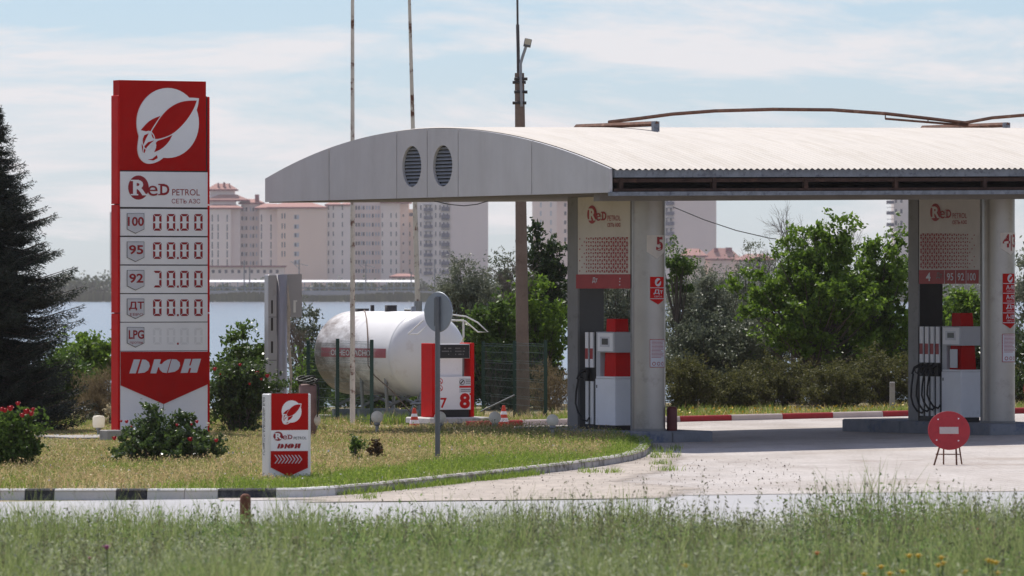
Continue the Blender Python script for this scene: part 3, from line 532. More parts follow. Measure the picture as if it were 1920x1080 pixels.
# ------------------------------------------------------------------ small direction sign
b0 = gnd(503, 897, .1); b_sign = b0.copy(); MD = frame(b0.x, b0.y, 0, TH-.06); z0 = gz(b0.x)+.09; ds = thing('direction_sign', 'small white and red direction sign with arrows standing at the grass edge', 'sign', b0.x, b0.y, 0, TH-.06)
fd = Face(MD, 0); wd, zd = fd.p(583, 738)
MB().cbox(0, wd, 0, .22, z0, zd, .01).build('body', white2, ds)
m = MB(); rr = random.Random(3)
for k in range(48):
    zz = zd-.05-k*.0165
    for j in range(4):
        if rr.random() < .72-.007*k: a = .115+j*.018+rr.uniform(-.004, .004); m.box(-.003, .001, a, a+.013, zz-.010, zz)
m.build('perforated_strip', gap, ds)
m = MB(); fd.box(m, 508.5, 738, 577.5, 806, -.008, -.001); o = m.build('logo_panel', red, ds)
mw, mr = MB(), MB(); emblem(fd, mw, mr, 546, 771.5, .106, -.013, -.0155, -.0085, True); mw.build('emblem_plate', white, o); mr.build('rocket', red, o)
m = MB(); fd.box(m, 508, 806.7, 577.5, 845, -.006, -.001); o = m.build('brand_panel', white, ds)
c1, c2, c3 = MB(), MB(), MB(); redlogo(fd, c1, c2, c3, 512, 809, 574.5, 829.5, -.009); c1.build('brand_mark', crim, o); c2.build('brand_initial', white, o); c3.build('brand_lettering', gap, o)
m = MB()
for q in DYUN: m.prism(fd.poly([(519+(a-185)/403*45, 831.5+(b_-608)/82*9.5) for a, b_ in q]), -.009, None)
m.build('slogan_lettering', crim, o)
m = MB(); m.prism(fd.poly([(507.5, 845.7), (577, 845.7), (577, 877), (541, 893.5), (507.5, 876.5)]), -.008, -.001); o = m.build('arrow_panel', red, ds)
m = MB()
for k in range(8): x = 514+k*6.3; m.prism(fd.poly([(x, 853), (x+2, 853), (x+8, 861), (x+2, 869), (x, 869), (x+6, 861)]), -.011-.0004*(k % 2), None)
m.build('arrows', greyl, o)
# ------------------------------------------------------------------ round sign from behind, bollard, lamps, cones
b0 = gnd(820.5, 870, .1); tr = thing('traffic_sign', 'round traffic sign seen from behind on a tall grey post', 'traffic sign', b0.x, b0.y, b0.z+.08)
zc = at(823, 585, b0.y).z-tr.location.z; MB().tube([(0, 0, -.1), (0, 0, zc+.22)], .036, 12).build('post', gpost, tr)
R = Matrix.Translation((-.052, -.02, zc)) @ Matrix.Rotation(radians(-46), 4, 'Z'); m = MB(); d = m.lathe([(.0001, 0), (.285, 0), (.29, .012), (.285, .024), (.0001, .024)], 40, smooth=False, T=R @ Matrix.Translation((0, .10, 0)) @ Matrix.Rotation(pi/2, 4, 'X')); m.build('disc', M('bare sign back', (.27, .30, .34), .5, .3, .08, 3), tr)
m = MB(); m.box(-.03, .03, .03, .075, -.2, .2, T=R); m.build('bracket', gpost, tr)
b0 = gnd(460, 1026); b0.y = 62; m = MB(); m.lathe([(.001, -.1), (.054, -.1), (.056, .50), (.05, .545), (.03, .565), (.001, .57)], 16); tag(m.build('bollard', M('rust red bollard', (.17, .065, .035), .85, 0, .35, 9, .4, col2=(.09, .035, .025), thr=(.5, .65)), loc=((460-960)/F*62, 62, -.03)), 'short rusty brown bollard between the road and the meadow', 'bollard')
def lamp(px, py, Y, label, boxy=False):
    p = at(px, py, Y); zg = gz(p.x, Y)+.06; r = thing('globe_lamp', label, 'garden lamp', p.x, Y, zg, group='globe lamps on the grass island')
    h = p.z-zg; rad = 11.5/F*Y; m = MB(); m.tube([(0, 0, -.05), (0, 0, h-rad-.03)], .03, 10); m.lathe([(.03, h-rad-.05), (.052, h-rad-.03), (.05, h-rad+.02), (.001, h-rad+.02)], 14); m.build('post', galv, r)
    m = MB()
    if boxy: m.lathe([(.001, h-rad), (rad*.8, h-rad), (rad*.95, h-rad*.85), (rad*1.0, h+rad*.6), (rad*.8, h+rad*.9), (.001, h+rad*1.0)], 16)
    else: m.ball((0, 0, h), rad, 24, 14)
    m.build('globe', globe, r)
lamp(707, 782, 106, 'white globe lamp in front of the fenced tank'); lamp(825, 783, 106.5, 'white globe lamp right behind the round sign post'); lamp(928, 783, 107, 'white globe lamp beside the traffic cone right of the gas dispenser'); lamp(1036, 788, 102.5, 'white globe lamp nearest the pump column on the right'); lamp(590, 788, 104, 'white globe lamp half hidden by the small direction sign'); lamp(185, 790, 109, 'boxy white garden lamp left of the tall price sign', True)
def cone(px, Y, top, label, tilt=0):
    p = at(px, top, Y); zg = gz(p.x, Y)+.012; h = p.z-zg; r = thing('traffic_cone', label, 'traffic cone', p.x, Y, zg, tilt, 'red and white traffic cones'); R0 = .115
    rad = lambda z: R0*(1-z/h)+.025*(z/h)
    MB().cbox(-.17, .17, -.17, .17, 0, .035, .02).build('base', orange, r)
    m = MB(); k = [.036, h*.28, h*.45, h*.60, h*.74, h*.97, h]
    for i in range(6): m.mi = 1 if i in (1, 3) else 0; m.lathe([(rad(k[i]), k[i]), (rad(k[i+1]), k[i+1])] + ([(.001, h)] if i == 5 else []), 18)
    m.build('body', [orange, white], r)
cone(777, 114, 765, 'striped traffic cone in front of the big gas tank'); cone(944.5, 114.3, 760, 'striped traffic cone right of the gas dispenser', .3)
def noentry(p, yaw, label, dz=1.):
    r = thing('no_entry_sign', label, 'traffic sign', p.x, p.y, p.z+.012, yaw, 'no entry signs on low stands'); R = Matrix.Translation((0, -.03, .485)) @ Matrix.Rotation(radians(-24), 4, 'X')
    m = MB(); m.lathe([(.0001, 0), (.296, 0), (.30, .006), (.296, .012), (.0001, .012)], 44, smooth=False, T=R @ Matrix.Rotation(pi/2, 4, 'X')); d = m.build('disc', M('worn red disc', (.42, .03, .035), .55, 0, .12, 5, 0, col2=(.30, .02, .03), thr=(.55, .7)) if 'worn red disc' not in bpy.data.materials else bpy.data.materials['worn red disc'], r)
    m = MB(); m.box(-.135, .135, -.018, -.0125, -.055, .05, T=R); m.build('bar', kpk, d)
    m = MB()
    for a in ((-.15, .17), (.14, .18), (-.18, -.15), (.13, -.16)): m.box(a[0]-.009, a[0]+.009, -.016, -.0125, a[1]-.009, a[1]+.009, T=R)
    m.build('bolts', white, d)
    for s in (-1, 1):
        MB().tube([(s*.10-.09*(s < 0)*.0, .02, .36), (s*.16-.06, -.16, 0)], .013, 8).build('leg', rust, r); MB().tube([(s*.10+.03, .03, .40), (s*.13+.07, .20, 0)], .011, 8).build('leg', rust, r)
    MB().tube([(-.19, -.03, .15), (.17, -.03, .15)], .008, 6).build('crossbar', rust, r)
noentry(gnd(1779, 873), .0, 'round red no entry sign on a low stand in the sunny forecourt'); p = at(1947, 780, 116.5); p.z = gz(p.x)+.05; noentry(p, .2, 'red no entry sign on a stand cut off behind the right hand column')
# ------------------------------------------------------------------ canopy
Y1 = 98.5; cx0 = (1143-960)/F*Y1; CW = 12.4; CL = 15.; MC = frame(cx0, Y1, 0, TH); cn = thing('fuel_canopy', 'long arched station canopy with grey gable on steel clad columns', 'canopy', cx0, Y1, 0, TH)
tz = lambda x: .011*x
gp = [(497, 335), (512, 326), (555, 304), (615, 280.5), (645, 267), (690, 255), (742, 245.6), (799, 241), (859, 244), (911, 247.5), (997, 262), (1065, 285), (1117, 305.6), (1143, 316)]
def gpl(px, py):                               # photo point on the gable plane -> (v along gable, z)
    k = (px-960)/F; t_ = (cx0-k*Y1)/(UY+UX*k); return t_, CH+(540-py)/F*(Y1+UX*t_)
GP = sorted(gpl(*p) for p in gp); gv = np.array([a for a, _ in GP]); gzv = np.array([b_ for _, b_ in GP]); CW = gv[-1]
cf = np.polyfit(gv, gzv, 4)
top = lambda v: float(np.polyval(cf, v))
ZB = 4.12
TG = Matrix.Rotation(-pi/2, 4, 'Z') @ Matrix.Identity(4)   # panel plane: local x = -v, outward normal -u
def gpoly(v0, v1): n_ = max(3, int((v1-v0)/.25)); return [(-v1, ZB), (-v0, ZB)]+[(-(v0+(v1-v0)*i/n_), top(v0+(v1-v0)*i/n_)) for i in range(n_+1)]
seam = [0]+sorted(gpl(px, 300)[0] for px in (617, 744, 801, 859, 997))+[CW]
lc = [gpl(772, 312), gpl(830, 311)]
for i in range(6):
    m = MB(T=TG); v0, v1 = seam[i]+(.012 if i else 0), seam[i+1]-(.012 if i < 5 else 0); hs = []
    for q in lc:
        if v0 < q[0] < v1: hs.append([(-q[0]+.345*cos(2*pi*k/40), q[1]+.345*sin(2*pi*k/40)) for k in range(40)])
    m.prism(gpoly(v0, v1), 0, .05, holes=hs); m.build('gable_panel', acp, cn)
m = MB(T=TG); m.prism([(-CW+.03, ZB+.02), (-.03, ZB+.02)]+[(-(.03+(CW-.06)*i/30), top(.03+(CW-.06)*i/30)-.03) for i in range(31)], .20, .24); m.build('gable_shade_backing', dark, cn)  # added dark sheet, painted shade behind the vents and panel gaps
for q in lc:
    m = MB(T=TG)
    for k in range(11):
        zz = -.30+k*.06; hw = sqrt(max(0, .345**2-zz**2))
        if hw > .06: m.box(-hw, hw, -.002, .004, -.03, .03, T=Matrix.Translation((-q[0], .05, q[1]+zz)) @ Matrix.Rotation(radians(-42), 4, 'X'))
    m.build('louvre_vent', galv, cn)
# roof sheet with real corrugation
nx, ny = int(CL/.020), 44; xs = np.linspace(.06, CL, nx); vs = np.linspace(-.10, CW+.1, ny)
X, Vv = np.meshgrid(xs, vs, indexing='ij'); Z = np.polyval(cf, np.clip(Vv, 0, CW))+.011*X+.014*np.sin(X*2*pi/.115)+.012+np.where(Vv < 0, Vv*.25, 0)
I = np.arange(nx-1)[:, None]*ny+np.arange(ny-1)[None]; Q = np.stack([I, I+ny, I+ny+1, I+1], -1).reshape(-1, 4)
npmesh('roof', np.stack([X, Vv, Z], -1).reshape(-1, 3), Q, roofm, cn, smooth=True)
T0 = top(0)
def along(name, y0, y1, z0, z1, mat, x0=.07, x1=CL): 
    v = [(x, y, z+tz(x)) for x in (x0, x1) for y in (y0, y1) for z in (z0, z1)]
    return MB().add(v, [(0, 1, 3, 2), (4, 6, 7, 5), (0, 4, 5, 1), (2, 3, 7, 6), (0, 2, 6, 4), (1, 5, 7, 3)]).build(name, mat, cn)
along('gutter', -.05, .10, T0-.14, T0-.02, gutm); along('frame_rail', -.02, .04, T0-.22, T0-.16, drust); along('frame_rail', -.02, .04, 4.135, 4.18, drust)
along('edge_bar', -.06, .05, 4.065, 4.13, gutm, .0); along('soffit_beam', .5, .7, 3.99, 4.10, soff, .1)
along('soffit', .05, CW, 4.105, 4.125, soff, .08); along('light_block_fascia', CW-.06, CW, 4.13, top(CW)-.02, acp)  # unseen far fascia, closed to keep light out of the roof cavity
along('cavity_shade', .9, .94, 4.13, T0+.12, dark)  # added near black sheet, painted shade for the empty roof cavity
for k in range(9):
    x = .2+1.72*k; m = MB(); m.box(x-.035, x+.035, -.03, .05, 4.17+tz(x), T0-.15+tz(x)); m.build('frame_post', drust, cn)
# columns, posts, header panels
def colset(px, Yc, pxl, hdr_px, num, badges, flip, header_items):
    xc = (px-960)/F*Yc; g = gz(xc, Yc); MSx = frame(xc, Yc, 0, TH2); T = MC.inverted() @ MSx; RC_ = .28; zt_ = 4.10+tz((MC.inverted() @ Vector((xc, Yc, 0))).x)
    m = MB(T=T); m.lathe([(RC_, g+.15), (RC_, zt_)], 40); co = m.build('column', colm, cn)
    m = MB(T=T)
    for a in (.9, ): m.lathe([(RC_+.008, g+.19), (RC_+.008, g+.24)], 40)
    m.build('base_ring', postm, co)
    fh = Face(MSx, -.26); xl = fh.p(pxl[0], 600)[0]; xr = fh.p(pxl[1], 600)[0]
    m = MB(T=T); m.box(xl, xr, -.26, .24, g+.15, zt_); rp_ = m.build('rear_post', postm, cn); m = MB(T=T); m.box(xr+.001, xr+.012, -.22, .24, g+.2, fh.p(hdr_px[0], hdr_px[2])[1]); m.build('shaded_face', dark if flip else M('dim inner sheet', (.10, .10, .10), .7, 0, .1, 2), rp_)  # dark sheet paints the deep shade on the post's inner side
    x0 = fh.p(hdr_px[0], 600)[0]; x1 = fh.p(hdr_px[1], 600)[0]
    m = MB(T=T); m.box(x1, x1+.06, -.25, -.17, g+.18, zt_); m.build('front_post', postm, cn)
    m = MB(T=T); zb = fh.p(hdr_px[0], hdr_px[2])[1]; m.box(x0, x1-.005, -.255, -.12, zb, zt_); ho = m.build('header_panel', hdr, cn)
    fh = Face(MSx, -.262)
    header_items(fh, T, ho, MSx)
    # curved decals on the column, by arc length s around it, facing angle a0 right of the camera
    Rz = Matrix.Rotation(-TH2, 4, 'Z')
    def wrapm(mb, v, f_, a0, r): mb.add([Rz @ Vector((r*sin(a0+s/r), -r*cos(a0+s/r), z)) for s, z in v], f_)
    def strip(mb, a0, s0, s1, zt__, zb_fn, r):
        n_ = 14; v = []; f_ = []
        for i in range(n_+1): s = s0+(s1-s0)*i/n_; v += [(s, zb_fn((i/n_))), (s, zt__)]
        f_ = [(2*i, 2*i+2, 2*i+3, 2*i+1) for i in range(n_)]; wrapm(mb, v, f_, a0, r)
    def wtext(mb, st_, a0, s0, s1, z0_, z1_, r, bold=0.):
        v, f_ = glyphs(st_, bold, 0); wrapm(mb, [(s0+a*(s1-s0), z0_+b_*(z1_-z0_)) for a, b_ in v], f_, a0, r)
    Yf = Yc-.25; Zp = lambda py: CH-(py-540)/F*Yf; K = lambda w: w/F*Yf
    for (kind, pc, w, pt, pb, tx) in badges:
        a0 = math.asin(max(-1, min(1, K(pc-px)/RC_))); hw = K(w)/2
        if kind == 'num':
            m = MB(T=T); strip(m, a0, -hw, hw, Zp(pt), lambda u: Zp(pb-13)-K(13)*(1-abs(2*u-1)), RC_+.004); o = m.build('number_badge', hdr, co)
            m = MB(T=T); 
            if len(tx) == 1: wtext(m, tx, a0, -K(2), K(15), Zp(pt+29), Zp(pt+3), RC_+.009, .03)
            else:
                wtext(m, tx[0], a0, -hw*.82, -hw*.12, Zp(pt+28), Zp(pt+3), RC_+.009, .03); wtext(m, tx[2], a0, hw*.22, hw*.85, Zp(pt+28), Zp(pt+3), RC_+.009, .03)
                strip(m, a0, K(-.2), K(2.2), Zp(pt+5), lambda u: Zp(pt+34), RC_+.009)
            m.build('number', crim, o)
        if kind == 'grades':
            m = MB(T=T); strip(m, a0, -hw, hw, Zp(pt), lambda u: Zp(pb-9)-K(9)*(1-abs(2*u-1)), RC_+.004); o = m.build('grade_sticker', redb if flip == 0 else red, co)
            m = MB(T=T); n_ = len(tx); rh = (pb-11-pt)/(n_+1)
            v = [(0, Zp(pt+rh*.5))]+[(K((x-400)*.040), Zp(pt+rh*.5+(y-332)*.040)) for x, y in EMB[0][::2]]; nv = len(v)-1; wrapm(m, v, [(0, 1+(i+1) % nv, 1+i) for i in range(nv)], a0, RC_+.009); mr2 = MB(T=T); v = [(K((x-400)*.040), Zp(pt+rh*.5+(y-332)*.040)) for x, y in EMR[0]]; wrapm(mr2, v, [tuple(reversed(range(len(v))))], a0, RC_+.013); mr2.build('rocket', redb if flip == 0 else red, o)
            for i, s_ in enumerate(tx):
                zz = pt+rh*(i+1); strip(m, a0, -hw, hw, Zp(zz-.5), lambda u: Zp(zz+.6), RC_+.008); wtext(m, s_, a0, -hw*.6, hw*.75, Zp(zz+rh*.62), Zp(zz+rh*.16), RC_+.009, .02)
                wtext(m, 'ЕВРО-5', a0, -hw*.5, hw*.6, Zp(zz+rh*.88), Zp(zz+rh*.72), RC_+.009)
            strip(m, a0, -hw, hw, Zp(pt+rh*(n_+1)-.5), lambda u: Zp(pt+rh*(n_+1)+.6), RC_+.008); m.build('grade_lettering', greyl, o)
        if kind == 'notice':
            m = MB(T=T); strip(m, a0, -hw, hw, Zp(pt), lambda u: Zp(pb), RC_+.004); o = m.build('notice', badge, co)
            m = MB(T=T)
            rr_ = random.Random(5)
            for i in range(13):
                zz = pt+3+i*2.55; strip(m, a0, -hw*.82, hw*(.8 if i == 0 else rr_.uniform(.3, .8)), Zp(zz), lambda u: Zp(zz+.9), RC_+.007)
            for i in range(3):
                v = [(-hw*.55+hw*.55*i+K(3.6)*cos(2*pi*k/16), Zp(pb-7)+K(3.6)*sin(2*pi*k/16)) for k in range(16)]+[(-hw*.55+hw*.55*i+K(2.4)*cos(2*pi*k/16), Zp(pb-7)+K(2.4)*sin(2*pi*k/16)) for k in range(16)]
                wrapm(m, v, [(k, (k+1) % 16, 16+(k+1) % 16, 16+k) for k in range(16)], a0, RC_+.007)
            for s0, s1 in ((-hw, -hw*.94), (hw*.94, hw)): strip(m, a0, s0, s1, Zp(pt), lambda u: Zp(pb), RC_+.007)
            for za in (pt, pb-1.2): strip(m, a0, -hw, hw, Zp(za), lambda u: Zp(za+1.2), RC_+.0075)
            m.build('notice_print', hred, o)
    return MSx, g
def mosaic(fh, T, ho, x0, y0, x1, y1, rows_, left):
    m = MB(T=T); rr_ = random.Random(11); ph = (y1-y0)/rows_; pw = ph*.62; nx_ = int((x1-x0)/pw)
    for r_ in range(rows_):
        for c_ in range(nx_):
            u = (c_+.5)/nx_; d = u if left else 1-u; k = min(1, .16+1.0*d)
            cx_, cy_ = x0+(c_+.5)*pw, y0+(r_+.5)*ph
            if d < .12 and (r_+c_) % 3: continue
            up = (r_+c_) % 2 == 0; s_ = .62*min(.92, .40+.6*k)
            q = [(-1, 1), (1, 1), (0, -1)] if up else [(-1, -1), (1, -1), (0, 1)]
            m.prism(fh.poly([(cx_+a*s_*.92*pw, cy_+b_*s_*.72*ph) for a, b_ in q]), -.263-.0004*(c_ % 2), None)
    m.build('mosaic_print', hred, ho)
def hitems1(fh, T, ho, MSx):
    m = MB(T=T); fh.rect(m, 1080, 514.5, 1176+6, 541, -.262); o = m.build('grade_band', hred, ho)
    c1, c2, c3 = MB(T=T), MB(T=T), MB(T=T); T_ = redlogo(fh, c1, c2, c3, 1101, 385, 1163.5, 425, -.263); T_(c3, 'СЕТЬ АЗС', 425, 758, 585, 785, -.264); c1.build('brand_mark', hred, ho); c2.build('brand_initial', hdr, ho); c3.build('brand_lettering', hred, ho)
    mosaic(fh, T, ho, 1085, 444, 1179, 512, 10, True)
    m = MB(T=T); fh.text(m, 'Дт', 1111, 520, 1121, 531, -.268, .02); fh.rect(m, 1162, 521, 1164, 524, -.268); fh.rect(m, 1161.5, 527, 1163.5, 529, -.268); fh.rect(m, 1161.5, 533, 1163.5, 535, -.268); m.build('grade_lettering', badge, o)
def hitems2(fh, T, ho, MSx):
    m = MB(T=T); fh.rect(m, 1723, 506.5, 1835, 532, -.262); o = m.build('grade_band', hred, ho)
    c1, c2, c3 = MB(T=T), MB(T=T), MB(T=T); T_ = redlogo(fh, c1, c2, c3, 1744, 381.5, 1813, 420, -.263); T_(c3, 'СЕТЬ АЗС', 425, 758, 585, 785, -.264); c1.build('brand_mark', hred, ho); c2.build('brand_initial', hdr, ho); c3.build('brand_lettering', hred, ho)
    mosaic(fh, T, ho, 1725, 437, 1831, 504, 10, False)
    m = MB(T=T); fh.text(m, '4', 1736.5, 511, 1745.5, 527, -.268, .02); fh.text(m, '95', 1776, 512, 1788, 526, -.268, .01); fh.text(m, '92', 1796, 512, 1808, 526, -.268, .01); fh.text(m, '100', 1815, 512, 1830, 526, -.268, .01)
    for x in (1771, 1792, 1811.5): fh.rect(m, x, 507, x+.8, 531.5, -.268)
    m.build('grade_lettering', badge, o); m = MB(T=T); fh.text(m, 'Дт', 1756, 511, 1767, 523, -.268, .02); m.build('worn_lettering', postm, o)
S1, g1 = colset(1216, 102.8, (1064, 1083), (1081, 1181, 541), '5', [('num', 1231, 40, 441, 485, '5'), ('grades', 1233, 32, 519, 571, ['Дт']), ('notice', 1234, 36, 636, 689, '')], 0, hitems1)
S2, g2 = colset(1872, 105.4, (1703, 1721), (1723, 1837, 532), '4', [('num', 1893, 44, 436, 478, '4|3'), ('grades', 1892, 33, 513, 616, ['А-95', 'А-92', 'Дт', 'А-100']), ('notice', 1893, 38, 626, 679, '')], 1, hitems2)
isl = M('painted island concrete', (.20, .21, .23), .9, 0, .2, 2.5, .5, col2=(.10, .13, .20), thr=(.56, .68), dscale=3)
for Ms, g, lab, xx in ((S1, g1, 'raised concrete pump island under the number five column', (-3.7, .5)), (S2, g2, 'raised concrete pump island under the right hand column', (-4.2, .6))):
    m = MB()
    for a, b_ in zip(np.linspace(xx[0], xx[1], 6), np.linspace(xx[0], xx[1], 6)[1:]):
        m.cbox(a+.004, b_-.004, -.55, .18, -.05, .2, .02); m.cbox(a+.004, b_-.004, .19, .95, -.05, .2, .02)
    o = m.build('pump_island', isl); o.matrix_world = Matrix.Translation((0, 0, g)) @ Ms; tag(o, lab, 'pump island', 'pump islands')
# ------------------------------------------------------------------ fuel pumps (face the canopy's left end)
def pump(MSx, g, label, n, P, corner, Yoff=-.275):
    fp_ = Face(MSx, Yoff); zb = g+.2; xr = fp_.p(corner, 700)[0]; xl = fp_.p(P['cab'], 700)[0]; xk = fp_.p(P['rack'], 700)[0]; org = MSx @ Vector((xr, Yoff, zb)); dpt = .40
    r = thing('fuel_pump', label, 'fuel pump', org.x, org.y, org.z, TH2, 'fuel pumps'); inv = (Matrix.Translation(org) @ Matrix.Rotation(TH2, 4, 'Z')).inverted() @ MSx
    Z = lambda py: fp_.p(corner, py)[1]
    B = lambda: MB(T=inv)
    y0, y1 = Yoff, Yoff+dpt
    B().box(xk-.02, xr-.01, y0+.02, y1-.02, zb, Z(P['bot'])).build('plinth', black, r)
    B().cbox(xl, xr, y0, y1, Z(P['bot'])+.002, Z(P['ctop']), .01).build('cabinet', pumpw, r)
    B().box(xl+.03, xr-.03, y0-.004, y0-.0005, Z(P['bot'])+.04, Z(P['ctop'])-.06).build('door_panel', pumpw, r)
    B().cbox(xl+.05, xr+.012, y0-.014, y1+.01, Z(P['ctop'])+.002, Z(P['ctop'])+.034, .006).build('cabinet_top', white, r)
    m = B(); m.box(xl+.05, xl+.075, y0-.009, y0-.0045, Z(P['ctop'])-.16, Z(P['ctop'])-.11); m.build('lock', gap, r)
    a = fp_.p(P['m0'], 700)[0]; b_ = fp_.p(P['m1'], 700)[0]
    m = B(); zz0, zz1 = Z(P['ctop'])+.032, Z(P['mtop']); sl_ = .05
    v = [(a-sl_, y0+.06, zz0), (b_+sl_, y0+.06, zz0), (b_+sl_, y1-.04, zz0), (a-sl_, y1-.04, zz0), (a, y0+.08, zz1), (b_, y0+.08, zz1), (b_, y1-.08, zz1), (a, y1-.08, zz1)]
    m.add(v, [(0, 1, 5, 4), (1, 2, 6, 5), (2, 3, 7, 6), (3, 0, 4, 7), (4, 5, 6, 7), (3, 2, 1, 0)]); m.build('mast', redb if n == 1 else red, r)
    d0, d1 = fp_.p(P['d0'], 700)[0], xr
    h = B().cbox(d0, d1, y0-.02, y1+.02, Z(P['dbot']), Z(P['dtop']), .012).build('display_head', pumpg, r)
    m = B(); w_ = d1-d0; zc0, zc1 = Z(P['dbot'])+.02, Z(P['dtop'])-.02; m.box(d0+.01, d1-.02, y0-.034, y0-.0205, zc0, zc1); m.build('screen_frame', white, h)
    m = B(); m.box(d0+.1, d1-.12, y0-.038, y0-.0345, zc0+.07, zc1-.06); m.build('screen_surround', badge, h); m = B(); m.box(d0+.17, d1-.17, y0-.042, y0-.0385, zc0+.11, zc1-.09); m.build('screen', glassd, h)
    B().box(xl-.02, xl+.12, y0+.03, y1-.05, Z(P['bot'])+.002, Z(P['dtop'])+.0).build('side_column', pumpg, r)
    if n == 2: m = B(); m.box(a+.02, a+.25, y0+.02, y0+.03, Z(690), Z(655)); m.build('paper_notice', badge, r)
    # hose rack
    x1 = xl-.03; m = B(); m.box(xk, x1, y0+.03, y1-.05, Z(P['bot'])+.002, Z(P['dtop'])); m.build('hose_rack', black, r); ns = n_strip = P['n']; sw = (x1-xk)/ns
    for i in range(ns):
        xa = xk+i*sw+sw*.12; xb = xk+(i+1)*sw-sw*.28
        m = B(); m.box(xa, xb, y0+.0, y0+.028, Z(P['noz']-12), Z(P['dtop'])-.01); so_ = m.build('rack_strip', white, r)
        m = B(); m.box(xa+.005, xb-.005, y0+.003, y0+.028, Z(P['bot'])+.01, Z(P['noz']+14)); m.build('rack_strip', white2, r)
        m = B(); m.box(xa+.004, xb-.004, y0-.004, y0-.0005, Z(P['noz']-28), Z(P['noz']-48)); m.build('grade_label', hred, so_)
        if i < P['hoses']:
            xm = (xa+xb)/2; zn = Z(P['noz']); m = B(); m.cbox(xa-.01, xb+.01, y0-.03, y0+.03, Z(P['noz']+13), Z(P['noz']-12), .01); m.tube([(xm, y0-.03, zn+.06), (xm-.02, y0-.12, zn+.02), (xm-.05, y0-.16, zn-.09)], [.03, .028, .016], 8); m.tube([(xm-.02, y0-.12, zn+.03), (xm+.03, y0-.14, zn-.06), (xm+.01, y0-.06, zn-.08)], .011, 6); m.build('nozzle', black, r)
            zl = Z(P['bot'])+.06+.03*i; off = .18 if n == 2 else .22
            m = B(); m.tube([(xm-.05, y0-.13, zn-.08), (xm-.085*(off/.2), y0-.15, zn-.30), (xm-.10*(off/.2), y0-.15, (zn+zl)/2-.1), (xm-.06, y0-.13, zl+.14), (xm+.03, y0-.10, zl+.03), (xm+.12, y0-.06, zl), (xm+.15, y0-.03, zl+.06)], .017, 8); m.build('hose', black, r)
pump(S1, g1, 'fuel pump with one hose beside the number five column', 1, dict(cab=1116, rack=1096, bot=798, ctop=710, m0=1130, m1=1146, mtop=598, dtop=622.5, dbot=661, d0=1123, n=2, noz=702, hoses=1), 1153)
pump(S2, g2, 'fuel pump with four black hoses under the right hand header panel', 2, dict(cab=1765, rack=1723, bot=783, ctop=697, m0=1778, m1=1794, mtop=587, dtop=612, dbot=648, d0=1770, n=4, noz=693, hoses=4), 1802)
p = S1 @ Vector((.12, .38, g1+.2)); o = MB().lathe([(.001, 0), (.085, 0), (.088, .03), (.088, .36), (.07, .40), (.001, .40)], 20).build('fire_bucket', M('dark red bin', (.13, .022, .022), .5, 0, .2, 6), loc=tuple(p)); tag(o, 'dark red metal bin standing against the number five column', 'bin')
bpy.data.objects['fire_bucket'].name = 'metal_bin'
# rusty old sign frames lying on the roof
def roofp(px, py):                            # photo point dropped on the roof: search along the roof's slope
    best = None
    for v in np.linspace(0, CW, 240):
        k = (px-960)/F; A_ = MC.to_3x3() @ Vector((1, 0, 0)); B_ = MC @ Vector((0, v, 0)); x = (k*B_.y-B_.x)/(A_.x-k*A_.y); Yw = B_.y+A_.y*x; zr = top(v)+tz(x); e_ = CH-(py-540)/F*Yw-zr
        if best is None or abs(e_) < best[0]: best = (abs(e_), x, v, zr, Yw)
    return best
for k, (pa, pb_, lab, pc, pd) in enumerate((((1080, 241), (1229, 248), 'rusty bent sign frame arching over the middle of the canopy roof', 1141, 1815), ((1729, 243), (1887, 249), 'rusty bent sign frame at the right edge of the canopy roof', 1810, 2300))):
    e_, x, v, zr, Yw = roofp(*pb_); vb = v; fr_ = thing('roof_sign_frame', lab, 'sign frame', *(MC @ Vector((x, v, 0)))[:2], 0, TH, 'old sign frames on the roof'); I_ = (frame(fr_.location.x, fr_.location.y, 0, TH)).inverted() @ MC
    va = v+6.2; za = top(min(va, CW))+tz(x); vv = v
    kx = (pa[0]-960)/F; # far end of the base bar along the roof's slope
    A_ = MC.to_3x3() @ Vector((0, 1, 0)); B_ = MC @ Vector((x, 0, 0)); va = (kx*B_.y-B_.x)/(A_.x-kx*A_.y)
    zn = CH-(233-540+(-1 if k == 0 else 1))/F*Yw; Yfar = B_.y+A_.y*va; zf = CH-(pa[1]-3-540)/F*Yfar
    m = MB(T=I_); m.tube([(x, v-.05, zn), (x, va, zf)], .045, 4, smooth=False); m.build('base_bar', rust, fr_)
    m = MB(T=I_); m.box(x-.05, x+.05, v-.05, v+.05, zr-.03, zn+.04); m.build('foot', gutm, fr_)
    vm = (v+va)/2+.6; Ym = lambda xx: (MC @ Vector((xx, vm, 0)))
    def xat(px_): kk = (px_-960)/F; A2 = MC.to_3x3() @ Vector((1, 0, 0)); B2 = MC @ Vector((0, vm, 0)); return (kk*B2.y-B2.x)/(A2.x-kk*A2.y)
    cur = [(1141, 229), (1200, 222), (1260, 214), (1340, 208), (1450, 205), (1560, 206), (1660, 213), (1740, 222), (1815, 231)] if k == 0 else [(1800, 232), (1860, 221), (1920, 216), (2000, 210), (2100, 207), (2200, 210), (2300, 217)]
    pts = []
    for px_, py_ in cur: xx = xat(px_); pts.append((xx, vm, CH-(py_-540)/F*Ym(xx).y))
    m = MB(T=I_); m.tube(pts, .030, 4, smooth=False); m.build('arched_tube', rust, fr_)
    lo = [(a, b_, c_-.07*sin(pi*i/(len(pts)-1))-.04) for i, (a, b_, c_) in enumerate(pts)]
    m = MB(T=I_); m.tube(lo[6:], .02, 4, smooth=False)
    for i in range(6, len(pts)): m.tube([pts[i], lo[i]], .012, 4)
    m.build('lower_chord', rust, fr_)
